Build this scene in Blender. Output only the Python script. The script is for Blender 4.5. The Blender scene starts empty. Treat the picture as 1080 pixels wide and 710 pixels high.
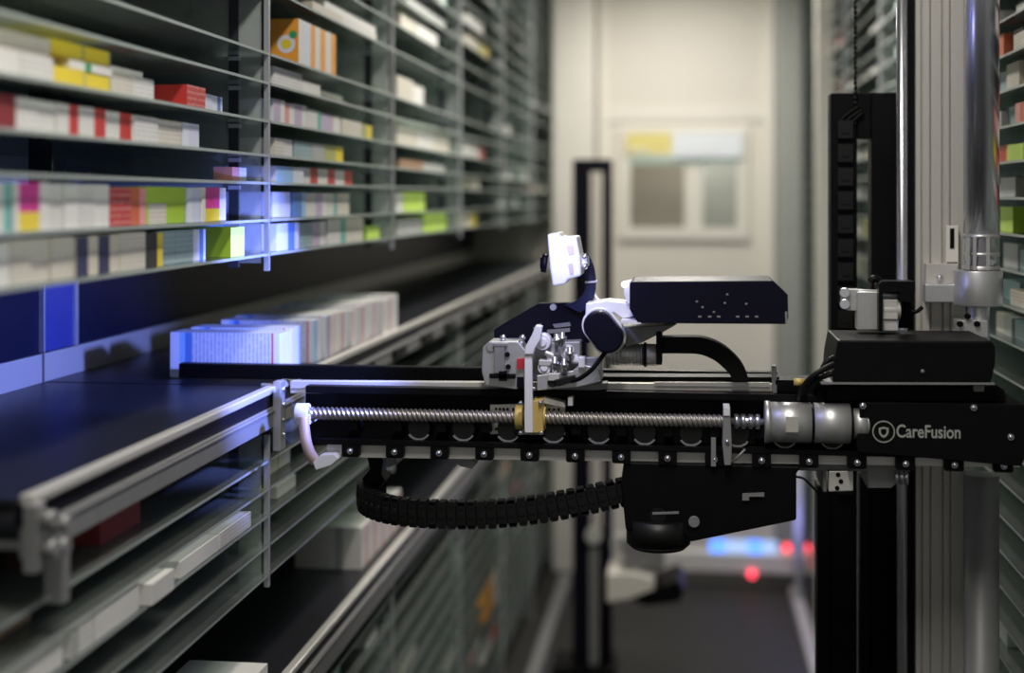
import bpy, bmesh, math, random
from mathutils import Vector, Matrix
random.seed(7)
S = bpy.context.scene
COL = S.collection
PI = math.pi
H = 1.80                       # camera height above the aisle floor
F = 1500.0                     # focal length in pixels of a 1080 px wide frame
YAW = math.atan(190 / F)
SA, CA = math.sin(YAW), math.cos(YAW)

# ---------------------------------------------------------------- measuring
def D(u): return F * CA + (u - 540) * SA
def dx(u): return (-F * SA + (u - 540) * CA) / D(u)
def X_(u, Y): return dx(u) * Y
def Z_(u, v, Y): return H + (208 - v) / D(u) * Y
def Yx(u, X): return X / dx(u)
def P(u, v, Y): return Vector((X_(u, Y), Y, Z_(u, v, Y)))

XL, XR = -0.667, 0.52          # shelf fronts either side of the aisle
XLB, XRB = -1.06, 0.92         # shelf backs
YE = 6.95                      # end of the aisle
BAYS = [1.25, 2.2, 3.15, 4.1, 5.05, 6.0, 6.9]

# ---------------------------------------------------------------- materials
def new_mat(name):
    m = bpy.data.materials.new(name); m.use_nodes = True
    nt = m.node_tree; nt.nodes.clear()
    return m, nt, nt.nodes, nt.links
def mat(name, col, rough=.5, metal=0., vary=.10, scale=30., bump=0., spec=.5, emit=None, es=0., stretch=None):
    m, nt, N, L = new_mat(name)
    out = N.new('ShaderNodeOutputMaterial'); b = N.new('ShaderNodeBsdfPrincipled')
    L.new(b.outputs[0], out.inputs[0])
    tc = N.new('ShaderNodeTexCoord'); mp = N.new('ShaderNodeMapping')
    L.new(tc.outputs['Object'], mp.inputs[0])
    if stretch: mp.inputs['Scale'].default_value = stretch
    nz = N.new('ShaderNodeTexNoise'); nz.inputs['Scale'].default_value = scale
    nz.inputs['Detail'].default_value = 3
    L.new(mp.outputs[0], nz.inputs['Vector'])
    mr = N.new('ShaderNodeMapRange')
    mr.inputs['To Min'].default_value = 1 - vary; mr.inputs['To Max'].default_value = 1 + vary
    L.new(nz.outputs['Fac'], mr.inputs['Value'])
    mx = N.new('ShaderNodeMix'); mx.data_type = 'RGBA'; mx.blend_type = 'MULTIPLY'
    mx.inputs['Factor'].default_value = 1
    mx.inputs['A'].default_value = (*col, 1)
    L.new(mr.outputs[0], mx.inputs['B'])
    L.new(mx.outputs['Result'], b.inputs['Base Color'])
    b.inputs['Roughness'].default_value = rough; b.inputs['Metallic'].default_value = metal
    b.inputs['Specular IOR Level'].default_value = spec
    if bump:
        bp = N.new('ShaderNodeBump'); bp.inputs['Strength'].default_value = bump
        bp.inputs['Distance'].default_value = .002
        L.new(nz.outputs['Fac'], bp.inputs['Height']); L.new(bp.outputs[0], b.inputs['Normal'])
    if emit:
        b.inputs['Emission Color'].default_value = (*emit, 1); b.inputs['Emission Strength'].default_value = es
    return m
def print_mat(name, paper, ink, scale=170, amount=.6, vertical=False):
    """card printed with rows of illegible small print"""
    m, nt, N, L = new_mat(name)
    out = N.new('ShaderNodeOutputMaterial'); b = N.new('ShaderNodeBsdfPrincipled'); L.new(b.outputs[0], out.inputs[0])
    tc = N.new('ShaderNodeTexCoord')
    w = N.new('ShaderNodeTexWave'); w.wave_type = 'BANDS'; w.bands_direction = 'X' if vertical else 'Z'
    w.inputs['Scale'].default_value = scale / 6.28 * 2; w.inputs['Distortion'].default_value = .6
    nz = N.new('ShaderNodeTexNoise'); nz.inputs['Scale'].default_value = 160
    L.new(tc.outputs['Object'], w.inputs['Vector']); L.new(tc.outputs['Object'], nz.inputs['Vector'])
    mu = N.new('ShaderNodeMath'); mu.operation = 'MULTIPLY'
    L.new(w.outputs['Fac'], mu.inputs[0]); L.new(nz.outputs['Fac'], mu.inputs[1])
    mr = N.new('ShaderNodeMapRange'); mr.inputs['From Min'].default_value = .28; mr.inputs['From Max'].default_value = .42
    mr.inputs['To Max'].default_value = amount
    L.new(mu.outputs[0], mr.inputs['Value'])
    mx = N.new('ShaderNodeMix'); mx.data_type = 'RGBA'
    L.new(mr.outputs[0], mx.inputs['Factor'])
    mx.inputs['A'].default_value = (*paper, 1); mx.inputs['B'].default_value = (*ink, 1)
    L.new(mx.outputs['Result'], b.inputs['Base Color']); b.inputs['Roughness'].default_value = .5
    return m
def glass_mat(name, tint, haze, haze_fac, rough=.08, ior=1.45):
    m, nt, N, L = new_mat(name)
    out = N.new('ShaderNodeOutputMaterial')
    tr = N.new('ShaderNodeBsdfTransparent'); tr.inputs[0].default_value = (*tint, 1)
    gl = N.new('ShaderNodeBsdfGlossy'); gl.inputs['Roughness'].default_value = rough
    gl.inputs[0].default_value = (.8, .85, .85, 1)
    d1 = N.new('ShaderNodeBsdfDiffuse'); d2 = N.new('ShaderNodeBsdfTranslucent'); df = N.new('ShaderNodeMixShader')
    L.new(d1.outputs[0], df.inputs[1]); L.new(d2.outputs[0], df.inputs[2])
    tc = N.new('ShaderNodeTexCoord'); nz = N.new('ShaderNodeTexNoise'); nz.inputs['Scale'].default_value = 9
    L.new(tc.outputs['Object'], nz.inputs['Vector'])
    mr = N.new('ShaderNodeMapRange'); mr.inputs['To Min'].default_value = haze_fac * .7; mr.inputs['To Max'].default_value = haze_fac * 1.3
    L.new(nz.outputs['Fac'], mr.inputs['Value'])
    d1.inputs[0].default_value = (*haze, 1); d2.inputs[0].default_value = (*haze, 1)
    fr = N.new('ShaderNodeFresnel'); fr.inputs['IOR'].default_value = ior
    m1 = N.new('ShaderNodeMixShader'); m2 = N.new('ShaderNodeMixShader')
    L.new(mr.outputs[0], m1.inputs[0]); L.new(tr.outputs[0], m1.inputs[1]); L.new(df.outputs[0], m1.inputs[2])
    L.new(fr.outputs[0], m2.inputs[0]); L.new(m1.outputs[0], m2.inputs[1]); L.new(gl.outputs[0], m2.inputs[2])
    L.new(m2.outputs[0], out.inputs[0])
    return m
def emit_mat(name, col, s):
    m, nt, N, L = new_mat(name)
    out = N.new('ShaderNodeOutputMaterial'); e = N.new('ShaderNodeEmission')
    e.inputs[0].default_value = (*col, 1); e.inputs[1].default_value = s
    L.new(e.outputs[0], out.inputs[0]); return m

M = {}
M['glass'] = glass_mat('shelf glass', (.86, .90, .88), (.76, .81, .77), .18, .10, 1.35)
M['glass_edge'] = mat('ground glass edge', (.36, .41, .385), .3, 0, .1)
M['clear'] = glass_mat('clear divider glass', (.90, .93, .93), (.74, .78, .76), .30, .08, 1.35)
M['post'] = mat('post aluminium', (.55, .57, .60), .32, .55, .08)
M['strip'] = mat('dark slotted strip', (.030, .034, .042), .45, .2)
M['backing'] = mat('shelf back sheet', (.62, .67, .64), .6, 0, .12, 4)
M['alu'] = mat('brushed aluminium', (.72, .70, .66), .42, .45, .07, 60, .05, stretch=(1, 20, 20))
M['alu_dim'] = mat('grey anodised aluminium', (.27, .27, .27), .5, .35, .1, 40)
M['alu_beige'] = mat('pale anodised profile', (.60, .58, .53), .42, .35, .06, 25, stretch=(20, 20, 1))
M['steel'] = mat('machined steel', (.66, .66, .66), .38, .75, .08, 80, .08)
M['chrome'] = mat('chrome shaft', (.72, .72, .77), .26, .95, .04, 20)
M['white_metal'] = mat('pale painted metal', (.78, .78, .80), .4, .1, .05)
M['black'] = mat('black anodised metal', (.0045, .0045, .005), .45, 0, .2, 40, spec=.10)
M['black_gloss'] = mat('black sheet', (.005, .005, .013), .38, 0, .1, 10, spec=.14)
M['black_plastic'] = mat('black plastic', (.008, .008, .008), .42, 0, .2, 60, .05, spec=.3)
M['rubber'] = mat('black rubber hose', (.005, .005, .005), .55, 0, .15, 80, spec=.15)
M['belt'] = mat('black conveyor belt', (.012, .013, .018), .36, 0, .25, 90, .15, spec=.4)
M['blue_black'] = mat('blue black backboard', (.006, .008, .028), .42, 0, .15, 8, spec=.2)
M['navy'] = mat('navy painted metal', (.012, .014, .05), .4, 0, .1, 20, spec=.3)
M['lit_blue_panel'] = mat('backboard panel painted blue lit', (.045, .06, .25), .3, 0, .15, 8)  # blue scanner light is painted into this panel's colour
M['screw'] = mat('rolled screw steel', (.50, .46, .41), .34, .85, .1, 90)
M['motor_alu'] = mat('matt motor aluminium', (.66, .66, .65), .44, .75, .05, 40)
M['brass'] = mat('ochre bronze nut', (.62, .45, .13), .45, .25, .12, 60)
M['copper'] = mat('tan hose', (.46, .34, .26), .5, .1, .15, 60)
M['red_label'] = mat('red tag', (.45, .03, .05), .5)
M['logo'] = mat('pale grey lettering', (.34, .35, .32), .6)
M['wall'] = mat('cream wall paint', (.74, .70, .62), .6, 0, .04, 3)
M['wall_trim'] = mat('cream door trim', (.78, .745, .67), .5, 0, .03, 5)
M['wall_grey'] = mat('grey end frame', (.36, .37, .34), .5, .1, .08, 4)
M['shade_line'] = mat('painted shade line', (.33, .30, .26), .6)
M['floor'] = mat('dark grey floor', (.034, .032, .030), .6, 0, .2, 6, spec=.3)
M['ceiling'] = mat('off white ceiling', (.55, .54, .52), .7, 0, .05, 3)
M['sidewall'] = mat('grey side wall', (.25, .26, .26), .6, 0, .08, 3)
M['teal_rail'] = mat('grey green blind rail', (.40, .52, .45), .5)
M['far_grey'] = mat('grey far pane', (.50, .50, .47), .5, 0, .1, 3)
M['far_brown'] = mat('brown cupboard', (.45, .37, .31), .5, 0, .1, 3)
M['pane'] = glass_mat('window glass', (.9, .93, .92), (.5, .52, .5), .10, .2, 1.12)
M['led_blue'] = emit_mat('blue status light', (.10, .28, 1.0), 2.2)
M['led_pale'] = emit_mat('pale status light', (.45, .62, 1.0), 1.1)
M['led_red'] = emit_mat('red status lamp', (1.0, .06, .10), 3.2)
M['led_white'] = emit_mat('white scanner light', (.70, .75, 1.0), 12)
M['tube'] = emit_mat('ceiling light diffuser', (1.0, .95, .86), 3.0)
# carton colours
def cm(k, col, r=.45): M[k] = mat(k + ' card', col, r, 0, .07, 25)
for k, c in dict(c_white=(.74, .73, .69), c_cold=(.70, .73, .80), c_beige=(.64, .59, .48), c_grey=(.42, .43, .42), c_yellow=(.80, .62, .03),
                 c_red=(.52, .035, .03), c_darkred=(.22, .015, .02), c_orange=(.85, .36, .04), c_lime=(.38, .58, .03), c_lime_lit=(.55, .78, .12),
                 c_magenta=(.62, .03, .26), c_navy=(.03, .035, .09), c_blue=(.10, .24, .60), c_sky=(.32, .55, .82), c_teal=(.22, .34, .36),
                 c_tealmid=(.16, .45, .40), c_black=(.03, .03, .03), c_pink=(.75, .32, .30), c_green=(.03, .32, .12), c_brown=(.33, .20, .12),
                 c_rust=(.60, .13, .05), c_olive=(.42, .42, .14), c_lilac=(.52, .42, .56)).items(): cm(k, c)
M['p_white'] = print_mat('white card with small print', (.72, .71, .67), (.25, .25, .27), 170, .32)
M['p_cold'] = print_mat('blue white card with small print', (.62, .66, .76), (.20, .22, .36), 150, .6, True)
M['p_beige'] = print_mat('beige card with small print', (.66, .62, .53), (.28, .25, .22), 170, .32)
M['p_red'] = print_mat('red card with small print', (.50, .04, .035), (.80, .55, .50), 120, .3)
M['p_teal'] = print_mat('teal card with small print', (.26, .38, .40), (.55, .60, .62), 140, .3)

# ---------------------------------------------------------------- mesh helpers
class MB:
    def __init__(s): s.bm = bmesh.new(); s.mi = 0
    def face(s, vs, mi=None):
        try:
            f = s.bm.faces.new(vs); f.material_index = s.mi if mi is None else mi; return f
        except ValueError: return None
    def box(s, x0, x1, y0, y1, z0, z1, mi=None):
        x0, x1 = min(x0, x1), max(x0, x1); y0, y1 = min(y0, y1), max(y0, y1); z0, z1 = min(z0, z1), max(z0, z1)
        v = [s.bm.verts.new(p) for p in ((x0, y0, z0), (x1, y0, z0), (x1, y1, z0), (x0, y1, z0), (x0, y0, z1), (x1, y0, z1), (x1, y1, z1), (x0, y1, z1))]
        for q in ((0, 3, 2, 1), (4, 5, 6, 7), (0, 1, 5, 4), (1, 2, 6, 5), (2, 3, 7, 6), (3, 0, 4, 7)): s.face([v[i] for i in q], mi)
        return s
    def prism(s, poly, y0, y1, mi=None):
        """poly: list of (x, z); extruded along y"""
        a = sum(poly[i][0] * poly[(i + 1) % len(poly)][1] - poly[(i + 1) % len(poly)][0] * poly[i][1] for i in range(len(poly)))
        if a < 0: poly = poly[::-1]
        f = [s.bm.verts.new((x, y0, z)) for x, z in poly]; b = [s.bm.verts.new((x, y1, z)) for x, z in poly]
        s.face(f, mi); s.face(b[::-1], mi)
        n = len(poly)
        for i in range(n): s.face([f[i], b[i], b[(i + 1) % n], f[(i + 1) % n]], mi)
        return s
    def px(s, uv, y0, y1, mi=None):
        """outline measured on the photograph at distance y0, given real depth"""
        return s.prism([(X_(u, y0), Z_(u, v, y0)) for u, v in uv], y0, y1, mi)
    def pbox(s, u0, u1, v0, v1, y0, y1, mi=None):
        um, vm = (u0 + u1) / 2, (v0 + v1) / 2
        return s.box(X_(u0, y0), X_(u1, y0), y0, y1, Z_(um, v1, y0), Z_(um, v0, y0), mi)
    def cyl(s, p0, p1, r, seg=24, r1=None, cap=True, mi=None):
        p0, p1 = Vector(p0), Vector(p1); r1 = r if r1 is None else r1
        d = (p1 - p0).normalized(); a = Vector((0, 0, 1)) if abs(d.z) < .9 else Vector((1, 0, 0))
        e1 = d.cross(a).normalized(); e2 = d.cross(e1)
        A = []; B = []
        for i in range(seg):
            t = 2 * PI * i / seg; o = e1 * math.cos(t) + e2 * math.sin(t)
            A.append(s.bm.verts.new(p0 + o * r)); B.append(s.bm.verts.new(p1 + o * r1))
        for i in range(seg):
            f = s.face([A[i], A[(i + 1) % seg], B[(i + 1) % seg], B[i]], mi)
            if f: f.smooth = True
        if cap: s.face(A[::-1], mi); s.face(B, mi)
        return s
    def tube(s, pts, r, seg=10, mi=None):
        pts = [Vector(p) for p in pts]; rings = []; e1 = None
        for i, p in enumerate(pts):
            d = (pts[min(i + 1, len(pts) - 1)] - pts[max(i - 1, 0)]).normalized()
            if e1 is None:
                a = Vector((0, 1, 0)) if abs(d.y) < .9 else Vector((1, 0, 0)); e1 = d.cross(a).normalized()
            e1 = (e1 - d * e1.dot(d)).normalized(); e2 = d.cross(e1)
            rr = r[i] if isinstance(r, (list, tuple)) else r
            rings.append([s.bm.verts.new(p + (e1 * math.cos(2 * PI * k / seg) + e2 * math.sin(2 * PI * k / seg)) * rr) for k in range(seg)])
        for A, B in zip(rings, rings[1:]):
            for k in range(seg):
                f = s.face([A[k], A[(k + 1) % seg], B[(k + 1) % seg], B[k]], mi)
                if f: f.smooth = True
        s.face(rings[0][::-1], mi); s.face(rings[-1], mi)
        return s
    def ball(s, c, r, sub=2, sq=(1, 1, 1), mi=None):
        g = bmesh.ops.create_icosphere(s.bm, subdivisions=sub, radius=r)
        for v in g['verts']: v.co = Vector((v.co.x * sq[0], v.co.y * sq[1], v.co.z * sq[2])) + Vector(c)
        for f in s.bm.faces:
            if any(v in g['verts'] for v in ()): pass
        for v in g['verts']:
            for f in v.link_faces: f.smooth = True; f.material_index = s.mi if mi is None else mi
        return s
    def ring(s, c, r0, r1, y0, y1, a0=0, a1=2 * PI, seg=32, mi=None):
        """annular plate in the x-z plane"""
        full = abs(a1 - a0 - 2 * PI) < 1e-6; n = seg if full else seg + 1; R = []
        for i in range(n):
            t = a0 + (a1 - a0) * i / seg; ct, st = math.cos(t), math.sin(t)
            R.append([s.bm.verts.new((c[0] + r * ct, y, c[1] + r * st)) for r, y in ((r0, y0), (r1, y0), (r1, y1), (r0, y1))])
        for i in range(seg):
            A, B = R[i], R[(i + 1) % n]
            for k in range(4): s.face([A[k], A[(k + 1) % 4], B[(k + 1) % 4], B[k]], mi)
        if not full: s.face(R[0][::-1], mi); s.face(R[-1], mi)
        return s
    def build(s, name, m, parent=None, bevel=0.):
        bmesh.ops.recalc_face_normals(s.bm, faces=s.bm.faces[:])
        co = [v.co for v in s.bm.verts]
        if parent is None:
            lo = Vector([min(c[i] for c in co) for i in range(3)]); hi = Vector([max(c[i] for c in co) for i in range(3)])
            org = Vector(((lo.x + hi.x) / 2, (lo.y + hi.y) / 2, lo.z))
        else: org = root_loc(parent)
        for v in s.bm.verts: v.co = v.co - org
        me = bpy.data.meshes.new(name); s.bm.to_mesh(me); s.bm.free()
        for k in (m if isinstance(m, (list, tuple)) else [m]): me.materials.append(M[k])
        o = bpy.data.objects.new(name, me); COL.objects.link(o)
        if parent is None: o.location = org
        else: o.parent = parent
        if bevel:
            b = o.modifiers.new('bevel', 'BEVEL'); b.width = bevel; b.segments = 2; b.limit_method = 'ANGLE'; b.angle_limit = .6
        return o
def root_loc(o):
    loc = Vector(o.location)
    while o.parent: o = o.parent; loc += Vector(o.location)
    return loc
def empty(name, loc, label=None, cat=None, group=None):
    o = bpy.data.objects.new(name, None); COL.objects.link(o); o.location = loc; o.empty_display_size = .05
    if label: tag(o, label, cat, group)
    return o
def tag(o, label, cat, group=None):
    o['label'] = label; o['category'] = cat
    if group: o['group'] = group
    return o
def struct(o, label=None):
    o['kind'] = 'structure'
    if label: o['label'] = label
    return o
def catmull(pts, n=8):
    pts = [Vector(p) for p in pts]; out = []
    q = [pts[0] * 2 - pts[1]] + pts + [pts[-1] * 2 - pts[-2]]
    for i in range(1, len(q) - 2):
        a, b, c, d = q[i - 1:i + 3]
        for k in range(n):
            t = k / n
            out.append(.5 * (2 * b + (c - a) * t + (2 * a - 5 * b + 4 * c - d) * t * t + (3 * b - a - 3 * c + d) * t ** 3))
    return out + [pts[-1]]
ORD = 'first second third fourth fifth sixth seventh eighth ninth tenth eleventh twelfth thirteenth fourteenth fifteenth sixteenth seventeenth eighteenth nineteenth twentieth'.split()

# ---------------------------------------------------------------- shelf levels (above the floor)
def lev(v, u=285, Y=2.2): return Z_(u, v, Y)
UP = [lev(v) for v in (267, 231, 192, 163, 127, 87, 56, -13)]
UP += [UP[-1] + .062 * (i + 1) for i in range(10)]
UP = [z for z in UP if z < H + 1.02]
LOW = [lev(v, 280, 2.175) for v in (487, 517, 545, 577, 608)]
BELT, BELT2 = H - .302, H - .785
BOT = [H - .89 - .062 * i for i in range(13)]
RIGHT = [H - 1.62 + .060 * i for i in range(44)]
RIGHT = [z for z in RIGHT if z < H + 1.02]

# ---------------------------------------------------------------- room
def slab(name, *a, m): return struct(MB().box(*a).build(name, m))
slab('floor', -1.3, 1.2, -.6, 7.6, -.06, 0, m='floor')
slab('ceiling', -1.3, 1.2, -.6, 7.6, H + 1.12, H + 1.18, m='ceiling')
slab('wall_left', XLB - .08, XLB - .02, -.6, 7.4, 0, H + 1.12, m='sidewall')
slab('wall_right', XRB + .02, XRB + .08, -.6, 7.4, 0, H + 1.12, m='sidewall')
slab('light_block_near', -1.3, 1.2, -.66, -.60, 0, H - .30, m='sidewall')  # unseen half wall added behind the camera to dim the lower aisle
# end wall with an opening for the window
wx0, wx1 = X_(657, YE), X_(785, YE); wz0, wz1 = Z_(720, 248, YE), Z_(720, 138, YE)
w = MB()
w.box(-1.3, wx0, YE, YE + .08, 0, H + 1.12); w.box(wx1, 1.2, YE, YE + .08, 0, H + 1.12)
w.box(wx0, wx1, YE, YE + .08, 0, wz0); w.box(wx0, wx1, YE, YE + .08, wz1, H + 1.12)
struct(w.build('wall_end', 'wall'))
# room behind the window
w = MB(); w.box(wx0 - .3, wx1 + .3, YE + .5, YE + .54, wz0 - .4, wz1 + .4)
struct(w.build('wall_beyond', 'far_grey'))
c = MB(); c.box(wx0 + .02, X_(722, YE + .3), YE + .30, YE + .44, 0, Z_(720, 172, YE + .3)); c.box(wx0 + .04, X_(718, YE + .3), YE + .29, YE + .30, wz0 - .05, Z_(720, 200, YE + .3))
tag(c.build('cupboard', 'far_brown'), 'brown cupboard seen blurred through left pane of the far window', 'cupboard')
# window
wr = empty('window_1', ((wx0 + wx1) / 2, YE, wz0)); struct(wr, 'small interior window in the cream end wall')
b = MB()
fw = .035
b.box(wx0 - .02, wx0 + fw, YE - .025, YE + .03, wz0 - .02, wz1 + .02); b.box(wx1 - fw, wx1 + .02, YE - .025, YE + .03, wz0 - .02, wz1 + .02)
b.box(wx0 + fw, wx1 - fw, YE - .025, YE + .03, wz0 - .02, wz0 + fw); b.box(wx0 + fw, wx1 - fw, YE - .025, YE + .03, wz1 - .01, wz1 + .02)
b.box(X_(722, YE), X_(741, YE), YE - .02, YE + .03, wz0 + fw, wz1 - .01)
b.build('window_frame', 'wall_trim', wr)
MB().box(wx0 + fw, X_(722, YE), YE, YE + .006, wz0 + fw, wz1 - .01).build('window_pane', 'pane', wr)
MB().box(X_(741, YE), wx1 - fw, YE, YE + .006, wz0 + fw, wz1 - .01).build('window_pane', 'pane', wr)
MB().box(wx0 + fw, wx1 - fw, YE - .03, YE - .004, Z_(720, 173, YE), Z_(720, 166, YE)).build('window_rail', 'teal_rail', wr)
M['sign_yellow'] = mat('faded yellow signboard', (.78, .68, .24), .4)
M['sign_white'] = mat('white signboard', (.80, .84, .88), .4)
sg = MB(); sg.box(X_(710, YE), X_(783, YE), YE - .045, YE - .032, Z_(720, 167, YE), Z_(720, 141, YE)); sg.box(X_(716, YE), X_(760, YE), YE - .046, YE - .044, Z_(720, 164, YE), Z_(720, 160, YE), 1)
tag(sg.build('sign', ['sign_white', 'c_cold']), 'pale white signboard over the right half of the far window', 'sign')
sg = MB(); sg.box(X_(661, YE), X_(709, YE), YE - .045, YE - .032, Z_(720, 162, YE), Z_(720, 141, YE)); sg.box(X_(664, YE), X_(684, YE), YE - .046, YE - .044, Z_(720, 160, YE), Z_(720, 157, YE), 1)
tag(sg.build('sign', ['sign_yellow', 'c_white']), 'yellow signboard over the left half of the far window', 'sign')
# flush door leaf around the window
d = empty('door_1', (X_(724, YE), YE, 0)); struct(d, 'cream end door with an upper panel')
b = MB()
b.box(X_(632, YE), X_(641, YE), YE - .03, YE - .001, .02, H + 1.1); b.box(X_(806, YE), X_(816, YE), YE - .03, YE - .001, .02, H + 1.1)
b.box(X_(641, YE), X_(806, YE), YE - .012, YE - .001, Z_(720, 128, YE), Z_(720, 114, YE))
b.build('door_frame', 'wall_trim', d)
MB().box(X_(624, YE), X_(632, YE), YE - .012, YE - .001, .02, H + 1.1).build('door_shadow_strip', 'shade_line', d)  # dark strip that paints in the shadow line beside the door
struct(MB().box(XL + .0, X_(626, 6.8), 6.80, YE, 0, H + 1.11).build('trim_1', 'wall_trim', None, .01))
struct(MB().box(X_(861, 5.5), X_(881, 5.5), 5.5, 5.56, 0, H + 1.11).build('trim_3', 'wall_trim', None, .006))
struct(MB().box(X_(819, 6.85), XR, 6.85, YE, 0, H + 1.11).build('trim_2', 'wall_grey', None, .01))
# ceiling lamps of the aisle
for i, y in enumerate((1.1, 3.6, 5.9)):
    r = empty('ceiling_light', (-.07, y, H + 1.12), ['ceiling strip light above the near end of the aisle', 'ceiling strip light over the middle of the aisle', 'ceiling strip light before the cream end wall'][i], 'ceiling light', 'aisle strip lights')
    MB().box(-.16, .02, y - .45, y + .45, H + 1.085, H + 1.12).build('lamp_housing', 'white_metal', r)
    MB().box(-.14, 0, y - .43, y + .43, H + 1.07, H + 1.085).build('diffuser', 'tube', r)
    L = bpy.data.lights.new('aisle lamp', 'AREA'); L.shape = 'RECTANGLE'; L.size = .14; L.size_y = .86; L.color = (1, .955, .885)
    L.energy = (22, 28, 25)[i]
    lo = bpy.data.objects.new('lamp_light', L); COL.objects.link(lo); lo.parent = r; lo.location = (0, 0, -.055)

# ---------------------------------------------------------------- shelving
def shelf_bay(side, i, label, levels, z0, z1, group, back=(0, 0)):
    y0, y1 = BAYS[i], BAYS[i + 1]
    xf, xb = (XL, XLB) if side < 0 else (XR, XRB)
    sg = 1 if side < 0 else -1             # direction from the shelf towards the aisle
    r = empty('shelf_unit', ((xf + xb) / 2, (y0 + y1) / 2, z0), label, 'shelves', group)
    for z in levels:
        b = MB(); b.box(xf, xb + sg * .012, y0 + .003, y1 - .009, z - .0042, z)
        for f in b.bm.faces:
            if abs(f.calc_center_median().x - xf) < 1e-5: f.material_index = 1
        b.build('shelf', ['glass', 'glass_edge'], r)
    MB().box(xf, xf - sg * .008, y1 - .008, y1 - .0005, z0, z1).build('front_post', 'post', r)
    MB().box(xf - sg * .014, xb + sg * .03, y1 - .006, y1 - .002, z0 + .012, z1).build('divider', 'clear', r)
    b = MB(); b.box(xf - sg * .050, xf - sg * .066, y1 - .008, y1 - .0005, z0 + .005, z1)
    for z in levels: b.box(xf - sg * .047, xf - sg * .066, y1 - .0095, y1 - .0005, z - .012, z - .0055, 1)
    b.build('slotted_strip', ['strip', 'post'], r)
    MB().box(xb - sg * .012, xb, y0 + .001, y1 - .001, z0, z1).build('back_panel', 'backing', r)
    MB().box(xb, xb + sg * .028, y1 - .026, y1 - .001, z0, z1).build('rear_post', 'strip', r)
    return r
LB = ['nearest', 'second', 'third', 'fourth', 'fifth', 'farthest']
for i in range(6):
    shelf_bay(-1, i, f'{LB[i]} left glass shelf bay above the upper conveyor', UP, UP[0] - .028, H + 1.04, 'left glass shelf bays above the upper conveyor')
    shelf_bay(-1, i, f'{LB[i]} left glass shelf bay between the two conveyors', LOW, LOW[-1] - .022, H - .378, 'left glass shelf bays between the conveyors')
    shelf_bay(-1, i, f'{LB[i]} left glass shelf bay below the lower conveyor', BOT, .0, BOT[0] + .02, 'left glass shelf bays below the lower conveyor')
for i in range(1, 6):
    shelf_bay(1, i, f'{LB[i - 1] if i < 5 else "farthest"} glass shelf bay along the right of the aisle', RIGHT, .0, H + 1.04, 'glass shelf bays of the right wall')

# ---------------------------------------------------------------- cartons
DES = {  # base, front strips (fraction, material), camera-side strips
    'white': ('c_white', [(1, 'p_white')], [(1, 'c_white')]),
    'plain white': ('c_white', [(1, 'c_white')], [(1, 'c_white')]),
    'white and grey': ('c_white', [(.3, 'c_grey'), (1, 'p_white')], [(1, 'c_white')]),
    'bluish white': ('c_cold', [(.35, 'c_cold'), (1, 'p_cold')], [(1, 'p_cold')]),
    'beige': ('c_beige', [(1, 'p_beige')], [(1, 'c_beige')]),
    'grey': ('c_grey', [(1, 'c_grey')], [(1, 'c_grey')]),
    'yellow': ('c_yellow', [(.93, 'c_yellow'), (1, 'c_olive')], [(1, 'c_yellow')]),
    'white with green mark': ('c_white', [(.35, 'c_white'), (.5, 'c_green'), (1, 'c_white')], [(1, 'c_white')]),
    'red': ('c_red', [(1, 'p_red')], [(1, 'c_red')]),
    'dark red': ('c_darkred', [(1, 'c_darkred')], [(1, 'c_darkred')]),
    'orange red': ('c_rust', [(.6, 'c_rust'), (1, 'c_pink')], [(1, 'c_rust')]),
    'lime green': ('c_lime', [(.75, 'c_lime_lit'), (1, 'c_lime_lit')], [(1, 'c_lime')]),  # aisle face painted brighter than the side, as if lit
    'lime green with beige label': ('c_lime', [(.06, 'c_lime'), (.5, 'LB'), (1, 'c_lime')], [(1, 'c_lime')]),
    'white with red stripe': ('c_white', [(.55, 'p_white'), (1, 'c_red')], [(1, 'c_white')]),
    'white with magenta label': ('c_white', [(.12, 'c_white'), (.72, 'MY'), (1, 'c_white')], [(1, 'c_white')]),
    'beige with navy end': ('c_beige', [(.55, 'c_navy'), (1, 'c_beige')], [(1, 'c_beige')]),
    'black with yellow edge': ('c_black', [(.65, 'c_black'), (1, 'c_yellow')], [(1, 'c_black')]),
    'teal grey': ('c_teal', [(1, 'p_teal')], [(1, 'c_teal')]),
    'white and blue': ('c_cold', [(.5, 'c_cold'), (.8, 'c_blue'), (1, 'c_cold')], [(.5, 'c_sky'), (1, 'c_cold')]),
    'blue': ('c_blue', [(.7, 'c_blue'), (1, 'c_sky')], [(1, 'c_blue')]),
    'sky blue': ('c_sky', [(.6, 'c_sky'), (1, 'c_cold')], [(.7, 'c_sky'), (1, 'c_cold')]),
    'white with teal edge': ('c_white', [(.7, 'p_white'), (1, 'c_tealmid')], [(1, 'c_white')]),
    'orange and white striped': ('c_orange', [(.15, 'c_white'), (.3, 'c_cold'), (.42, 'c_orange'), (.56, 'c_white'), (.7, 'c_orange'), (.86, 'c_white'), (1, 'c_orange')], [(1, 'c_orange')]),
    'olive': ('c_olive', [(.6, 'c_olive'), (1, 'c_yellow')], [(1, 'c_olive')]),
    'pink': ('c_pink', [(.5, 'c_pink'), (1, 'c_white')], [(1, 'c_pink')]),
    'lilac white': ('c_white', [(.6, 'c_lilac'), (1, 'c_white')], [(1, 'c_cold')]),
    'brown': ('c_brown', [(1, 'c_brown')], [(1, 'c_brown')]),
    'orange': ('c_orange', [(.7, 'c_orange'), (1, 'c_white')], [(1, 'c_orange')]),
    'yellow and red': ('c_yellow', [(.3, 'c_yellow'), (.7, 'c_red'), (1, 'c_beige')], [(1, 'c_yellow')]),
}
REG = {}
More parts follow.
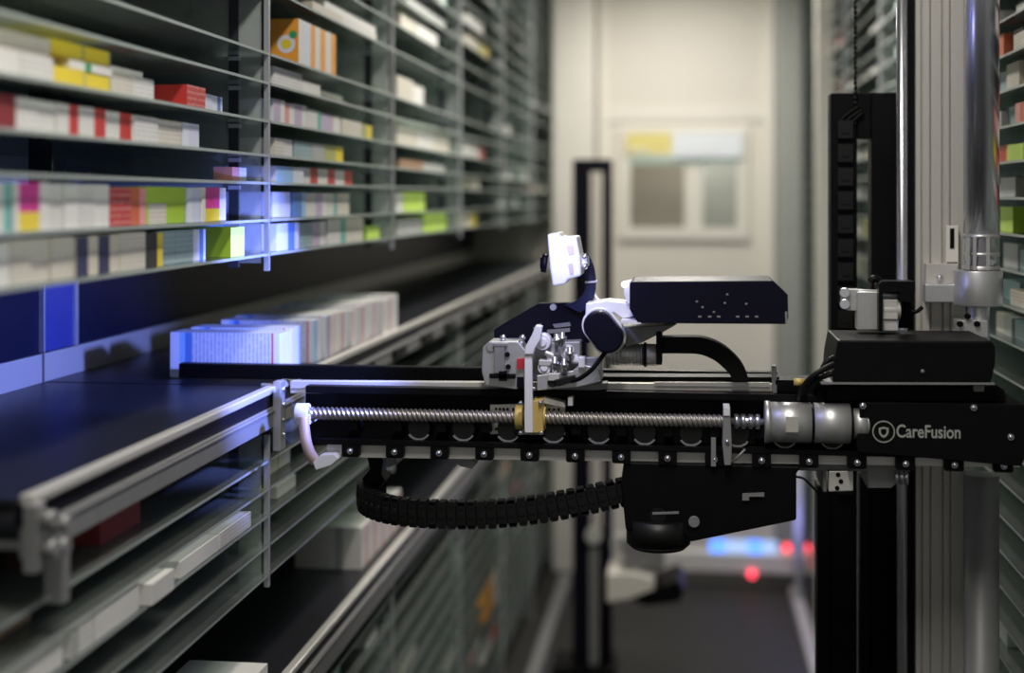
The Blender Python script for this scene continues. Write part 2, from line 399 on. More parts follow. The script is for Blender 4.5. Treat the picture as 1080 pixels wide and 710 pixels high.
def carton(side, y0, y1, z, h, look, setback=.02, depth=.12, key=None, tier=None, extra=None):
    base, fr, sd = DES[look]
    mats = [base]
    def idx(k):
        if k not in mats: mats.append(k)
        return mats.index(k)
    xf = (XL - setback) if side < 0 else (XR + setback); xb = xf - depth if side < 0 else xf + depth
    b = MB(); bm = b.bm; z0, z1 = z, z + h
    def quad(p, mi): b.face([bm.verts.new(q) for q in p], mi)
    yy0 = y0; e = .0005
    # front (towards the aisle), cut into its printed strips
    f0 = 0
    for f1, k in fr:
        a, c_ = y0 + (y1 - y0) * f0, y0 + (y1 - y0) * f1
        if k in ('MY', 'LB'):
            zm = z0 + h * (.38 if k == 'MY' else .56)
            quad([(xf, a, z0), (xf, c_, z0), (xf, c_, zm), (xf, a, zm)], idx('c_yellow' if k == 'MY' else 'p_beige'))
            quad([(xf, a, zm), (xf, c_, zm), (xf, c_, z1), (xf, a, z1)], idx('c_magenta' if k == 'MY' else 'c_lime'))
        else: quad([(xf, a, z0), (xf, c_, z0), (xf, c_, z1), (xf, a, z1)], idx(k))
        f0 = f1
    f0 = 0
    for f1, k in sd:
        a, c_ = xb + (xf - xb) * f0, xb + (xf - xb) * f1
        quad([(a, y0, z0), (c_, y0, z0), (c_, y0, z1), (a, y0, z1)], idx(k)); f0 = f1
    quad([(xb, y1, z0), (xf, y1, z0), (xf, y1, z1), (xb, y1, z1)], 0)
    quad([(xb, y0, z0), (xb, y1, z0), (xb, y1, z1), (xb, y0, z1)], 0)
    quad([(xb, y0, z1), (xf, y0, z1), (xf, y1, z1), (xb, y1, z1)], 0)
    quad([(xb, y0, z0), (xf, y0, z0), (xf, y1, z0), (xb, y1, z0)], 0)
    bmesh.ops.remove_doubles(bm, verts=bm.verts[:], dist=1e-6)
    if extra: extra(b, idx, xf, xb, y0, y1, z0, z1)
    o = b.build('medicine_box', mats)
    REG.setdefault(key, []).append((y0, tier, look, o))
    return o
def row(i, kind, k, segs, setback=.015, depth=.12):
    """segs: (u0, u1, look, height[, dset[, lift, tier]]) measured along the left shelf front"""
    lv = {'up': UP, 'low': LOW, 'bot': BOT}[kind]; z = lv[k]
    X = XL - setback
    for s in segs:
        u0, u1, look, h = s[:4]; ds = s[4] if len(s) > 4 else random.uniform(0, .004)
        lift, tier = (s[5], s[6]) if len(s) > 6 else (0, None)
        y0, y1 = Yx(u0, X), Yx(u1, X)
        y0 = max(y0, BAYS[i] + .012); y1 = min(y1, BAYS[i + 1] - .012)
        if y1 - y0 < .006: continue
        carton(-1, y0 + .0008, y1 - .0008, z + .0003 + lift, h, look, setback + ds, depth, ('left', i, kind, k), tier)
# nearest left bay, above the upper conveyor
row(0, 'up', 0, [(-14, 12, 'plain white', .043), (12, 34, 'beige', .045), (34, 56, 'beige', .045, .004), (56, 80, 'beige', .045), (80, 104, 'beige with navy end', .044), (104, 128, 'beige with navy end', .044),
    (128, 155, 'beige', .045), (155, 172, 'black with yellow edge', .043), (171, 190, 'teal grey', .044, .007), (190, 209, 'teal grey', .044, .007), (209, 222, 'white and blue', .044, .007), (239, 254, 'lime green', .044, -.006)])
row(0, 'up', 1, [(-16, 15, 'white with teal edge', .049), (15, 52, 'white with magenta label', .050), (52, 68, 'white', .049), (68, 84, 'plain white', .049), (84, 100, 'white', .048), (100, 117, 'plain white', .049),
    (117, 139, 'red', .046, .001), (139, 157, 'orange red', .046), (157, 198, 'lime green with beige label', .048, .004), (198, 212, 'bluish white', .047), (212, 237, 'white with magenta label', .048, -.002)])
row(0, 'up', 3, [(-10, 18, 'dark red', .034), (18, 42, 'white', .034), (42, 62, 'white', .034), (62, 85, 'white with red stripe', .034), (85, 113, 'white with red stripe', .034), (113, 142, 'white with red stripe', .034),
    (142, 167, 'white', .033), (167, 194, 'beige', .033), (194, 211, 'bluish white', .033)])
h3 = .017
row(0, 'up', 4, [(-14, 22, 'plain white', .026), (22, 57, 'white', .026), (57, 92, 'yellow', .020), (92, 120, 'yellow', .020), (119, 146, 'beige', .027, .007), (146, 168, 'white', .028, .007),
    (194, 214, 'red', .030, -.004), (221, 231, 'bluish white', .026, .010), (232, 243, 'white and blue', .026, .012),
    (-14, 57, 'beige', .020, .004, .0265, 'upper'), (75, 120, 'white with green mark', .010, .002, .0205, 'middle'), (57, 92, 'yellow', .018, .003, .0310, 'upper'), (92, 119, 'yellow', .018, .003, .0310, 'upper'), (122, 165, 'plain white', .009, .018, .0284, 'upper')])
row(0, 'up', 2, [(258, 276, 'pink', .022, .02)], .015, .03)
# second left bay
def flower(b, idx, xf, xb, y0, y1, z0, z1):
    c = (xf - .022, (z0 + z1) / 2 - .004)
    b.ring(c, 0.0001, .016, y0 - .0006, y0 - .0001, seg=20, mi=idx('c_cold')); b.ring(c, .0001, .009, y0 - .0010, y0 - .0006, seg=16, mi=idx('c_yellow'))
    b.ring((c[0] + .012, c[1] + .016), .0001, .007, y0 - .0010, y0 - .0004, seg=12, mi=idx('c_green'))
carton(-1, 2.40, 2.66, UP[6] + .0003, .080, 'orange and white striped', .010, .055, ('left', 1, 'up', 6), None, flower)
row(1, 'up', 5, [(289, 319, 'white', .033, .0), (319, 338, 'plain white', .024, .0), (338, 380, 'beige', .014, .03), (341, 378, 'plain white', .010, .034, .0145, 'upper')])
row(1, 'up', 4, [(289, 301, 'lilac white', .040), (301, 312, 'pink', .038), (312, 325, 'lilac white', .040), (325, 340, 'white with teal edge', .036), (341, 360, 'lilac white', .034), (361, 382, 'beige', .032), (383, 392, 'olive', .03)])
row(1, 'up', 3, [(290, 300, 'beige', .030), (300, 310, 'white', .030), (311, 330, 'teal grey', .030), (330, 343, 'grey', .030), (343, 363, 'olive', .030)])
row(1, 'up', 2, [(289, 318, 'sky blue', .027, -.004), (318, 336, 'white with red stripe', .028), (336, 354, 'white with red stripe', .028), (354, 373, 'white with red stripe', .028)])
row(1, 'up', 1, [(289, 308, 'bluish white', .043), (309, 323, 'blue', .043), (323, 334, 'white', .042), (334, 346, 'lilac white', .042), (346, 357, 'white with teal edge', .042), (357, 370, 'beige', .042)])
row(1, 'up', 0, [(289, 313, 'white and blue', .045, -.004), (314, 330, 'teal grey', .043), (330, 346, 'lilac white', .043), (346, 365, 'white with teal edge', .046), (365, 384, 'beige', .046), (388, 402, 'lime green', .024)])
row(1, 'up', 7, [(330, 362, 'beige', .022), (362, 398, 'white', .022), (345, 398, 'plain white', .016, .004, .0225, 'upper')])
# third left bay
row(2, 'up', 6, [(419, 436, 'beige', .055), (436, 448, 'plain white', .05)])
row(2, 'up', 4, [(420, 440, 'beige', .046), (440, 458, 'white', .046), (458, 475, 'beige', .046)])
row(2, 'up', 3, [(422, 447, 'brown', .022), (447, 470, 'grey', .020)])
row(2, 'up', 1, [(419, 426, 'white', .045), (426, 449, 'lime green', .046)])
row(2, 'up', 0, [(419, 446, 'grey', .034), (448, 472, 'lime green', .044)])
row(2, 'up', 8, [(424, 440, 'beige', .045), (440, 462, 'white', .04)])
row(2, 'up', 9, [(430, 470, 'grey', .03)])
row(3, 'up', 4, [(490, 500, 'white', .045), (500, 511, 'white with red stripe', .045)])
row(3, 'up', 0, [(491, 497, 'beige', .040), (497, 504, 'yellow', .038)])
row(3, 'up', 9, [(492, 505, 'beige', .045), (505, 515, 'olive', .04)])
row(3, 'up', 10, [(492, 510, 'white', .045)])
# far left bays, sparsely stocked
KW = ['white', 'beige', 'plain white', 'grey', 'white with teal edge', 'beige', 'white', 'pink', 'white and grey']
def fill(i, kind, ks, dens, side=-1, kinds=KW, hmax=.045, ya=0, yb=99):
    for k in ks:
        y = max(BAYS[i] + .03, ya); lv = {'up': UP, 'low': LOW, 'bot': BOT, 'right': RIGHT}[kind]
        while y < min(BAYS[i + 1], yb) - .12:
            wd = min(random.uniform(.06, .15), BAYS[i + 1] - .016 - y)
            if random.random() < dens:
                carton(side, y, y + wd, lv[k] + .0003, min(random.uniform(.022, hmax), min([q - lv[k] for q in lv if q > lv[k] + .01] or [.06]) - .010), random.choice(kinds), random.uniform(.012, .03), .14, ('left' if side < 0 else 'right', i, kind, k))
            y += wd + .004 + (random.uniform(.05, .2) if random.random() > dens else 0)
fill(4, 'up', [1, 3, 6, 9, 11, 13], .28); fill(5, 'up', [2, 5, 8, 12], .25); fill(3, 'up', [2, 7, 12], .25); fill(2, 'up', [10], .3)
# below the upper conveyor
row(0, 'low', 0, [(118, 160, 'dark red', .032, .015)], .02)
row(0, 'low', 2, [(-70, 4, 'plain white', .034), (4, 70, 'plain white', .034), (76, 99, 'white and grey', .033), (100, 147, 'plain white', .034), (152, 176, 'white', .026, -.01), (190, 231, 'plain white', .022, .0), (232, 265, 'white', .022, .0)], .003)
row(0, 'low', 1, [(20, 60, 'brown', .022, .03)], .02)
row(1, 'low', 1, [(288, 299, 'beige', .026, .01), (300, 312, 'beige', .024, .01)], .02)
row(1, 'low', 2, [(292, 312, 'white', .020, .0)], .02)
row(1, 'low', 0, [(318, 350, 'white', .026, .02), (356, 376, 'yellow', .026, .03)], .02)
row(3, 'bot', 7, [(506, 520, 'orange', .050, -.012)]); row(3, 'bot', 8, [(508, 521, 'orange', .050, -.012)]); row(3, 'bot', 9, [(496, 507, 'pink', .050)]); row(3, 'bot', 10, [(506, 521, 'white with red stripe', .050, -.012)])
row(2, 'bot', 4, [(424, 440, 'beige', .035)]); row(2, 'bot', 7, [(470, 482, 'white', .03)])
fill(3, 'bot', [1, 3], .25); fill(4, 'bot', [2, 4, 5, 7], .35, -1, ['orange', 'beige', 'pink', 'grey', 'red', 'white']); fill(1, 'bot', [1], .3); fill(5, 'bot', [3, 6], .3, -1, ['orange', 'pink', 'beige'])
# right wall
KR = ['white', 'pink', 'beige', 'yellow and red', 'white with teal edge', 'teal grey', 'orange red', 'white with red stripe', 'grey', 'lime green']
ks_vis = [k for k, z in enumerate(RIGHT) if H - .30 < z < H + .40]
fill(1, 'right', ks_vis, .85, 1, KR, .048, 2.28, 2.78)
fill(1, 'right', [k for k, z in enumerate(RIGHT) if H - .80 < z < H - .40][::2], .6, 1, ['grey', 'white', 'brown', 'dark red'], .04, 2.28, 2.7)
fill(2, 'right', [k for k, z in enumerate(RIGHT) if H - .15 < z < H + .62][::2], .8, 1, ['white', 'beige', 'teal grey', 'white with teal edge'], .05, 3.55, 4.1)
fill(3, 'right', [k for k, z in enumerate(RIGHT) if H - .25 < z < H + .75][::2], .7, 1, ['white', 'beige', 'olive', 'grey', 'plain white'], .05)
fill(4, 'right', [k for k, z in enumerate(RIGHT) if H - .2 < z < H + .85][::3], .5, 1, ['white', 'beige', 'olive', 'pink'], .05)
# labels that tell every carton apart
for (sd, i, kind, k), lst in REG.items():
    lst.sort(key=lambda t: (t[0], t[1] or ''))
    order = {}; n = 0
    basey = sorted(t[0] for t in lst if t[1] is None)
    ntier = {}
    for y, tier, look, o in lst:
        if tier is None:
            pos = f'{ORD[basey.index(y)]} from near end'
        else:
            ntier[tier] = ntier.get(tier, 0) + 1
            pos = f'{ORD[ntier[tier] - 1]} of the {tier} layer'
        if sd == 'left':
            where = {'up': f'{ORD[k]} shelf above upper conveyor', 'low': f'{ORD[k]} shelf below upper conveyor', 'bot': f'{ORD[k]} shelf below lower conveyor'}[kind]
            bay = f'{LB[i]} left bay'
        else:
            z = RIGHT[k]
            ab = [q for q in RIGHT if q > H - .36]; be = [q for q in RIGHT if q <= H - .36][::-1]
            where = f'{ORD[ab.index(z)]} shelf above arm' if z in ab else f'{ORD[be.index(z)]} shelf below arm'
            bay = f'{LB[i - 1]} right bay'
        lk = look.replace('white with teal edge', 'teal edged').replace('white with magenta label', 'magenta labelled white').replace('lime green with beige label', 'beige labelled lime').replace('white with red stripe', 'red striped white').replace('white with teal edge', 'teal edged white').replace('white with green mark', 'green marked').replace('black with yellow edge', 'yellow edged black').replace('beige with navy end', 'navy patched beige').replace('orange and white striped', 'orange striped')
        tag(o, f'{lk} box, {pos}, {where}, {bay}', 'medicine box', f'medicine boxes on the {LB[i] if sd == "left" else LB[i - 1]} {sd} shelf bay')

# ---------------------------------------------------------------- conveyors
def conveyor(name_label, y0, y1, z, near_end=False, h=.062):
    r = empty('belt_conveyor', ((XL + XLB) / 2, (y0 + y1) / 2, z - .07), name_label, 'conveyor')
    xf = XL + .012; xb = XLB + .002
    MB().box(xb + .008, xf - .016, y0, y1, z - .006, z).build('belt', 'belt', r)
    MB().box(xf - .016, xf, y0 + .01, y1, z - .008, z + .003).build('front_rail', 'alu', r, .002)
    b = MB(); b.box(xf - .014, xf - .006, y0 + .01, y1, z - .030, z - .008); b.build('dark_channel', 'black_gloss', r)
    b = MB(); b.box(xf - .016, xf - .002, y0 + .01, y1, z - h, z - .030); b.box(xf - .002, xf, y0 + .01, y1, z - .038, z - .034); b.build('side_beam', 'alu_dim', r, .0015)
    MB().box(xb + .008, xf - .018, y0 + .02, y1 - .02, z - .055, z - .045).build('bed_plate', 'alu_dim', r)
    b = MB(); b.cyl((xb + .01, y0 + .023, z - .024), (xf - .018, y0 + .023, z - .024), .022); b.build('end_roller', 'belt', r)
    b = MB(); b.box(xb, xb + .006, y0, y1, z - .01, z + .046); b.build('back_skirting', 'alu_beige', r)
    return r
cn = conveyor('near black belt conveyor running up to the robot arm between glass shelves', 1.345, 2.205, BELT)
b = MB()     # end bracket and bolts at the near end
xf = XL + .012
b.box(xf - .010, xf + .006, 1.35, 1.37, BELT - .075, BELT - .006)
b.build('end_bracket', 'alu_dim', cn, .002)
b = MB()
for yy, zz in ((1.362, -.022), (1.365, -.052), (1.39, -.056), (1.395, -.034)):
    b.cyl((xf + .004, yy, BELT + zz), (xf + .020, yy, BELT + zz), .009, 12)
b.build('bolt', 'alu_dim', cn)
b = MB(); b.box(xf - .02, xf + .000, 1.42, 1.438, BELT - .125, BELT - .06); b.build('support_leg', 'alu_dim', cn)
b = MB(); b.box(xf - .004, xf + .010, 2.185, 2.212, BELT - .10, BELT + .010); b.box(xf - .03, xf + .010, 2.205, 2.212, BELT - .06, BELT + .004)
b.build('end_plate', 'steel', cn, .002)
b = MB()
for k in range(4): b.cyl((xf + .009, 2.198, BELT - .004 - .024 * k), (xf + .013, 2.198, BELT - .004 - .024 * k), .004, 10)
b.build('plate_bolt', 'chrome', cn)
cf = conveyor('far black belt conveyor carrying the row of white boxes', 2.214, 6.88, BELT)
for k in range(12):
    y = 2.75 + .33 * k; MB().box(xf - .001, xf + .006, y, y + .13, BELT - .055, BELT - .036).build('side_bracket', 'black', cf)
cl = conveyor('lower black belt conveyor with bright edge beneath the glass shelves', 1.5, 6.88, BELT2, h=.075)
# dark backboards behind both belts
b = MB(); b.box(XLB - .012, XLB, 1.25, 6.9, BELT + .046, UP[0] - .031)
struct(b.build('wall_conveyor', 'blue_black'))
b = MB(); b.box(XLB - .012, XLB, 1.25, 6.9, BELT2 + .046, LOW[-1] - .031)
struct(b.build('wall_conveyor_lower', 'black_gloss'))
ya, yb = Yx(46, XLB + .006), Yx(77, XLB + .006)
bp = empty('access_panel', (XLB + .003, (ya + yb) / 2, BELT + .048), 'upright panel with painted-in blue light and bright edges on the backboard behind the conveyor', 'panel')
MB().box(XLB + .0005, XLB + .006, ya, yb, BELT + .048, UP[0] - .02).build('panel_sheet', 'lit_blue_panel', bp)
MB().box(XLB + .0005, XLB + .010, yb, yb + .014, BELT + .048, UP[0] - .02).build('edge_strip', 'post', bp)
MB().box(XLB + .0005, XLB + .009, ya - .006, ya, BELT + .048, UP[0] - .02).build('edge_strip', 'post', bp)

# row of boxes on the upper conveyor
def belt_box(y0, y1, x0, x1, z, h, label, group, front, side, top='c_cold'):
    b = MB(); mats = [top]
    def idx(k):
        if k not in mats: mats.append(k)
        return mats.index(k)
    bm = b.bm
    def quad(p, mi): b.face([bm.verts.new(q) for q in p], mi)
    z1 = z + h; f0 = 0
    for f1, k in front:      # face towards the camera
        a, c_ = x0 + (x1 - x0) * f0, x0 + (x1 - x0) * f1
        quad([(a, y0, z), (c_, y0, z), (c_, y0, z1), (a, y0, z1)], idx(k)); f0 = f1
    f0 = 0
    for f1, k in side:       # face towards the aisle
        a, c_ = y0 + (y1 - y0) * f0, y0 + (y1 - y0) * f1
        quad([(x1, a, z), (x1, c_, z), (x1, c_, z1), (x1, a, z1)], idx(k)); f0 = f1
    quad([(x0, y0, z1), (x1, y0, z1), (x1, y1, z1), (x0, y1, z1)], 0); quad([(x0, y0, z), (x1, y0, z), (x1, y1, z), (x0, y1, z)], 0)
    quad([(x0, y0, z), (x0, y1, z), (x0, y1, z1), (x0, y0, z1)], 0); quad([(x0, y1, z), (x1, y1, z), (x1, y1, z1), (x0, y1, z1)], 0)
    bmesh.ops.remove_doubles(bm, verts=bm.verts[:], dist=1e-6)
    return tag(b.build('medicine_box', mats, None, .0012), label, 'medicine box', group)
FR = [(.09, 'c_cold'), (.14, 'c_sky'), (.20, 'c_blue'), (.92, 'p_cold'), (.94, 'c_rust'), (1, 'c_cold')]  # cold card tones paint in the blue scanner light
z = BELT + .0005
GR = 'white boxes queued on the upper conveyor'
belt_box(2.290, 2.350, X_(179, 2.29), X_(295.5, 2.29), z, .0755, 'bluish white box with small print, nearest in the row on the conveyor', GR, FR, [(.5, 'c_cold'), (1, 'c_white')])
belt_box(2.372, 2.430, X_(201, 2.372), X_(307, 2.372), z, .0765, 'bluish white box second from the front of the conveyor row', GR, FR, [(.8, 'c_cold'), (1, 'c_sky')])
ys = 2.520; n = 11
for k in range(n):
    w = .066
    belt_box(ys, ys + w - .012, X_(233, 2.52) + .006 * math.sin(k * 2.1), -.682 + .004 * math.sin(k * 1.7) + .0009 * k, z, .0765 + .0025 * math.sin(k * 1.3),
             f'white box with {"orange" if k > 1 else "blue"} stripe, {ORD[k + 2]} from the front of the conveyor row', GR, FR,
             [(.12, 'c_white'), (.24, 'c_orange' if k > 1 else 'c_blue'), (.62, 'c_lilac' if k % 2 else 'c_cold'), (.72, 'p_cold'), (1, 'c_white')] if k else [(.4, 'c_sky'), (.9, 'c_cold'), (1, 'c_white')], 'c_white' if k > 1 else 'c_cold')  # tops of the front boxes painted colder, as if in blue light
    ys += w
# boxes on the lower conveyor
z = BELT2 + .0005; GR = 'pale boxes queued on the lower conveyor'
ys = 2.93
for k in range(5):
    belt_box(ys, ys + .078, -.835 + .004 * (k % 2), -.690, z, .088, f'pale box with lilac side, {ORD[k]} in the row on the lower conveyor', GR,
             [(.6, 'c_white'), (.72, 'c_grey'), (1, 'c_white')], [(.3, 'c_white'), (.5, 'c_lilac'), (.6, 'c_white'), (.8, 'c_pink'), (1, 'c_white')], 'c_white'); ys += .082
yq = 2.105
belt_box(yq, yq + .10, X_(176, yq), X_(262, yq), z, .040, 'white box with pink front lying alone on lower conveyor at bottom edge', GR, [(.3, 'c_pink'), (1, 'c_pink')], [(.4, 'c_pink'), (1, 'c_white')], 'c_white')

# ---------------------------------------------------------------- robot arm
arm = empty('gantry_robot', P(700, 490, 2.16), 'long black robot arm with lead screw, silver motor and white lettering across the aisle', 'robot arm')
def screw_head(b, u, v, y, r=.0036): 
    p = P(u, v, y); b.cyl((p.x, y + .003, p.z), (p.x, y - .002, p.z), r, 12); b.ball((p.x, y - .002, p.z), r * .82, 1, (1, .6, 1))
# hollow channel body
b = MB()
b.pbox(322, 905, 416, 476, 2.165, 2.25); b.pbox(322, 905, 412, 420, 2.13, 2.165); b.px([(326, 466), (905, 472), (905, 476), (340, 470)], 2.125, 2.165)
b.px([(905, 424), (1078, 425), (1078, 478), (905, 472)], 2.115, 2.25)
b.build('channel_body', 'black', arm, .0015)
b = MB(); b.px([(306, 402), (815, 405), (815, 417), (306, 415)], 2.150, 2.166); b.build('guide_rail', 'alu', arm, .001)
b = MB(); b.px([(306, 409.0), (815, 411.6), (815, 412.8), (306, 410.2)], 2.1485, 2.151); b.px([(690, 403), (812, 403.6), (812, 408), (690, 407)], 2.146, 2.150, 1); b.build('rail_groove', ['shade_line', 'alu'], arm)
# toothed rack lying over the belt
b = MB(); zt, zb = Z_(350, 386, 2.25), Z_(350, 401, 2.25); xa, xb_ = X_(189, 2.25), X_(820, 2.25)
b.box(xa, xb_, 2.252, 2.272, zb, zt)
n = 125; st = (X_(512, 2.25) - xa) / n
for k in range(n):
    x = xa + st * k; s = (zt - zb)
    b.prism([(x, zb + .001), (x + st * .55, zb + .001), (x + st * .55 - .009, zt - .001), (x - .009, zt - .001)] if k > 2 else [(x, zb + .001), (x + st * .5, zb + .001), (x + st * .5, zt - .001), (x, zt - .001)], 2.2485, 2.2525)
b.build('toothed_rack', 'black', arm)
b = MB(); b.px([(560, 397), (822, 398), (822, 407), (560, 407)], 2.168, 2.21); b.build('rear_rail', 'black', arm)
b = MB(); b.px([(814, 386), (819, 386), (820, 428), (815, 428)], 2.14, 2.155); b.build('end_plate', 'alu_dim', arm, .0008)
# lead screw
b = MB(); YS = 2.112
p0, p1 = P(322, 437.5, YS), P(768, 442.5, YS); zc = (p0.z + p1.z) / 2
L = p1.x - p0.x; nr = 1100; seg = 20; prev = None; pitch = .0072 * 3
for i in range(nr + 1):
    x = p0.x + L * i / nr; ringv = []
    for k in range(seg):
        t = 2 * PI * k / seg
        r = .0088 + .0013 * math.sin(3 * t - 2 * PI * 3 * (x / pitch))
        ringv.append(b.bm.verts.new((x, YS + r * math.cos(t), zc + r * math.sin(t))))
    if prev:
        for k in range(seg):
            f = b.face([prev[k], prev[(k + 1) % seg], ringv[(k + 1) % seg], ringv[k]]); f.smooth = True
    else: b.face(ringv[::-1])
    prev = ringv
b.face(prev)
b.build('lead_screw', 'screw', arm)
b = MB(); b.cyl((p1.x - .002, YS, zc), (P(806, 440, YS).x, YS, zc), .0052, 16); b.build('screw_journal', 'chrome', arm)
# left bearing block with tan hose hook
b = MB(); q = P(320, 432, YS)
b.cyl((q.x - .011, YS, zc), (q.x + .009, YS, zc), .0150, 24); b.pbox(313, 327, 437, 448, YS - .012, YS + .03)
b.build('screw_bearing', 'white_metal', arm, .0012)
b = MB(); b.tube(catmull([P(320, 440, 2.10), P(321, 452, 2.095), P(323, 466, 2.09), P(327, 478, 2.09), P(333, 487, 2.095)], 6), .0085, 12); b.build('hose_hook', 'copper', arm)
b = MB(); b.px([(330, 488), (338, 480), (352, 479), (357, 484), (349, 491), (333, 496)], 2.085, 2.14); b.build('hose_clamp', 'white_metal', arm, .001)
# comb strip with tabs, pale strip showing in the gaps
b = MB(); b.px([(345, 469), (1076, 480), (1076, 493), (345, 482)], 2.108, 2.118); b.build('pale_strip', 'alu', arm)
X0, DXT = -.511, .0679
zs = H - .3815
b = MB(); xl = X_(336, 2.095); xr = X_(1077, 2.095)
b.box(xl, xr, 2.096, 2.108, zs + .008, zs + .0155)
for k in range(15):
    x = X0 + DXT * k; b.prism([(x - .0135, zs + .009), (x + .0135, zs + .009), (x + .0135, zs - .0085), (x + .011, zs - .0105), (x - .011, zs - .0105), (x - .0135, zs - .0085)], 2.096, 2.108)
b.build('comb_strip', 'black', arm)
for k in range(15):
    x = X0 + DXT * k; b = MB(); b.cyl((x, 2.098, zs - .001), (x, 2.092, zs - .001), .0046, 12); b.ball((x, 2.092, zs - .001), .0040, 1, (1, .7, 1)); b.build('bolt', 'chrome', arm)
# small rollers behind the comb strip
for k in range(12):
    if k in (0,): continue
    x = X0 + DXT * (k + .5); b = MB()
    b.cyl((x, 2.112, zs + .034), (x, 2.160, zs + .034), .0165, 24)
    b.ring((x, zs + .034), .0168, .0192, 2.108, 2.112, PI * 1.2, PI * 1.8, 16, 1)
    b.build('roller', ['black_plastic', 'alu_dim'], arm)
for k in range(12):
    x = X0 + DXT * k; MB().box(x - .007, x + .007, 2.112, 2.165, zs + .028, zs + .052).build('roller_bracket', 'black', arm)
# side sheet with lettering
b = MB(); b.px([(908, 424.5), (1092, 427), (1092, 461), (1077, 492), (905, 477), (903, 470)], 2.086, 2.096); b.build('side_sheet', 'black', arm, .001)
b = MB()
for u, v in ((1027, 430), (1066, 461), (910, 428)): screw_head(b, u, v, 2.085, .0046)
b.build('sheet_bolt', 'chrome', arm)
def lettering(txt, u0, u1, v0, v1, y, m, parent, name):
    cu = bpy.data.curves.new(name, 'FONT'); cu.body = txt; cu.extrude = .004; cu.offset = .014; cu.resolution_u = 6
    t = bpy.data.objects.new('tmp', cu); COL.objects.link(t)
    bpy.context.view_layer.update()
    me = bpy.data.meshes.new_from_object(t.evaluated_get(bpy.context.evaluated_depsgraph_get()))
    bpy.data.objects.remove(t)
    xs = [v.co.x for v in me.vertices]; ys = [v.co.y for v in me.vertices]
    a, c = P(u0, v1, y), P(u1, v0, y); org = root_loc(parent)
    sx = (c.x - a.x) / (max(xs) - min(xs)); sz = (c.z - a.z) / (max(ys) - min(ys))
    for v in me.vertices:
        x, yy, zz = v.co
        v.co = Vector((a.x + (x - min(xs)) * sx, y - .0004 + (-zz) * .08, a.z + (yy - min(ys)) * sz)) - org
    me.materials.clear(); me.materials.append(M[m])
    o = bpy.data.objects.new(name, me); COL.objects.link(o); o.parent = parent; return o
lettering('CareFusion', 945.5, 1013, 449, 461.5, 2.0858, 'logo', arm, 'lettering')
e = P(932, 455.5, 2.0855); b = MB()
b.ring((e.x, e.z), .0142, .0158, 2.0852, 2.0862, seg=40)
k = .0011
def shield(s): return [(e.x + x * s, e.z + z_ * s) for x, z_ in ((-6, 5), (-3, 5.6), (0, 6.5), (3, 5.6), (6, 5), (6.3, 0), (5, -4), (2.6, -6.5), (0, -8), (-2.6, -6.5), (-5, -4), (-6.3, 0))]
A, B = shield(k), shield(k * .62)
for i in range(12):
    j = (i + 1) % 12; b.prism([A[i], A[j], B[j], B[i]], 2.0852, 2.0862)
b.build('emblem', 'logo', arm)
# motor
b = MB(); YM = 2.105; zm = Z_(860, 446, YM); xa = lambda u: X_(u, YM)
rm = .0300
b.cyl((xa(806.5), YM, zm), (xa(812), YM, zm), rm + .0004, 40)
b.cyl((xa(812), YM, zm), (xa(855), YM, zm), rm - .001, 40)
b.cyl((xa(855), YM, zm), (xa(858), YM, zm), rm - .003, 40, mi=1)
b.cyl((xa(858), YM, zm), (xa(896), YM, zm), rm - .001, 40)
b.cyl((xa(896), YM, zm), (xa(899), YM, zm), rm - .006, 40, mi=1)
b.cyl((xa(899), YM, zm), (xa(914), YM, zm), rm - .008, 40); b.cyl((xa(914), YM, zm), (xa(916), YM, zm), rm - .008, 40, rm - .011)
b.build('screw_motor', ['motor_alu', 'black'], arm)
b = MB(); b.pbox(829, 842, 440, 456, YM - rm - .0006, YM - rm + .006); b.build('motor_tag', 'alu_beige', arm)
b = MB()
for u in (777, 784, 792, 799): b.cyl((xa(u) - .0035, YS, zc), (xa(u) + .0035, YS, zc), .0115, 20)
b.cyl((xa(776), YS, zc), (xa(800), YS, zc), .0082, 16); b.build('shaft_coupling', 'chrome', arm)
b = MB(); b.px([(763, 430), (770, 430), (772, 470), (771, 491), (764, 491), (762, 470)], 2.085, 2.13); b.build('bearing_plate', 'alu_dim', arm, .001)
b = MB(); b.pbox(763, 770, 429.5, 439, 2.083, 2.12); b.build('bearing_cap', 'white_metal', arm, .001)
b = MB(); screw_head(b, 767, 466, 2.085); b.build('plate_screw', 'chrome', arm)
b = MB(); b.pbox(750, 755, 462, 492, 2.09, 2.095); b.build('stop_strip', 'alu_dim', arm)
b = MB(); b.tube([P(772, 488, 2.09), P(786, 474, 2.09)], .0016, 8)
b.build('small_fitting', 'alu_dim', arm)
# perforated angle plates behind the nut
b = MB(); b.px([(517, 427), (596, 425), (596, 429), (596, 459), (517, 458)], 2.135, 2.140)
for i in range(4):
    for u in (522, 540): b.pbox(u + i * 4, u + i * 4 + 2.4, 430.5 , 433, 2.1335, 2.136, 1); b.pbox(u + i * 4, u + i * 4 + 2.4, 451.5, 454, 2.1335, 2.136, 1)
for u in (578, 583, 588): b.pbox(u, u + 2.4, 431, 433.4, 2.1335, 2.136, 1); b.pbox(u, u + 2.4, 452, 454.4, 2.1335, 2.136, 1)
b.build('perforated_plate', ['alu', 'black'], arm)
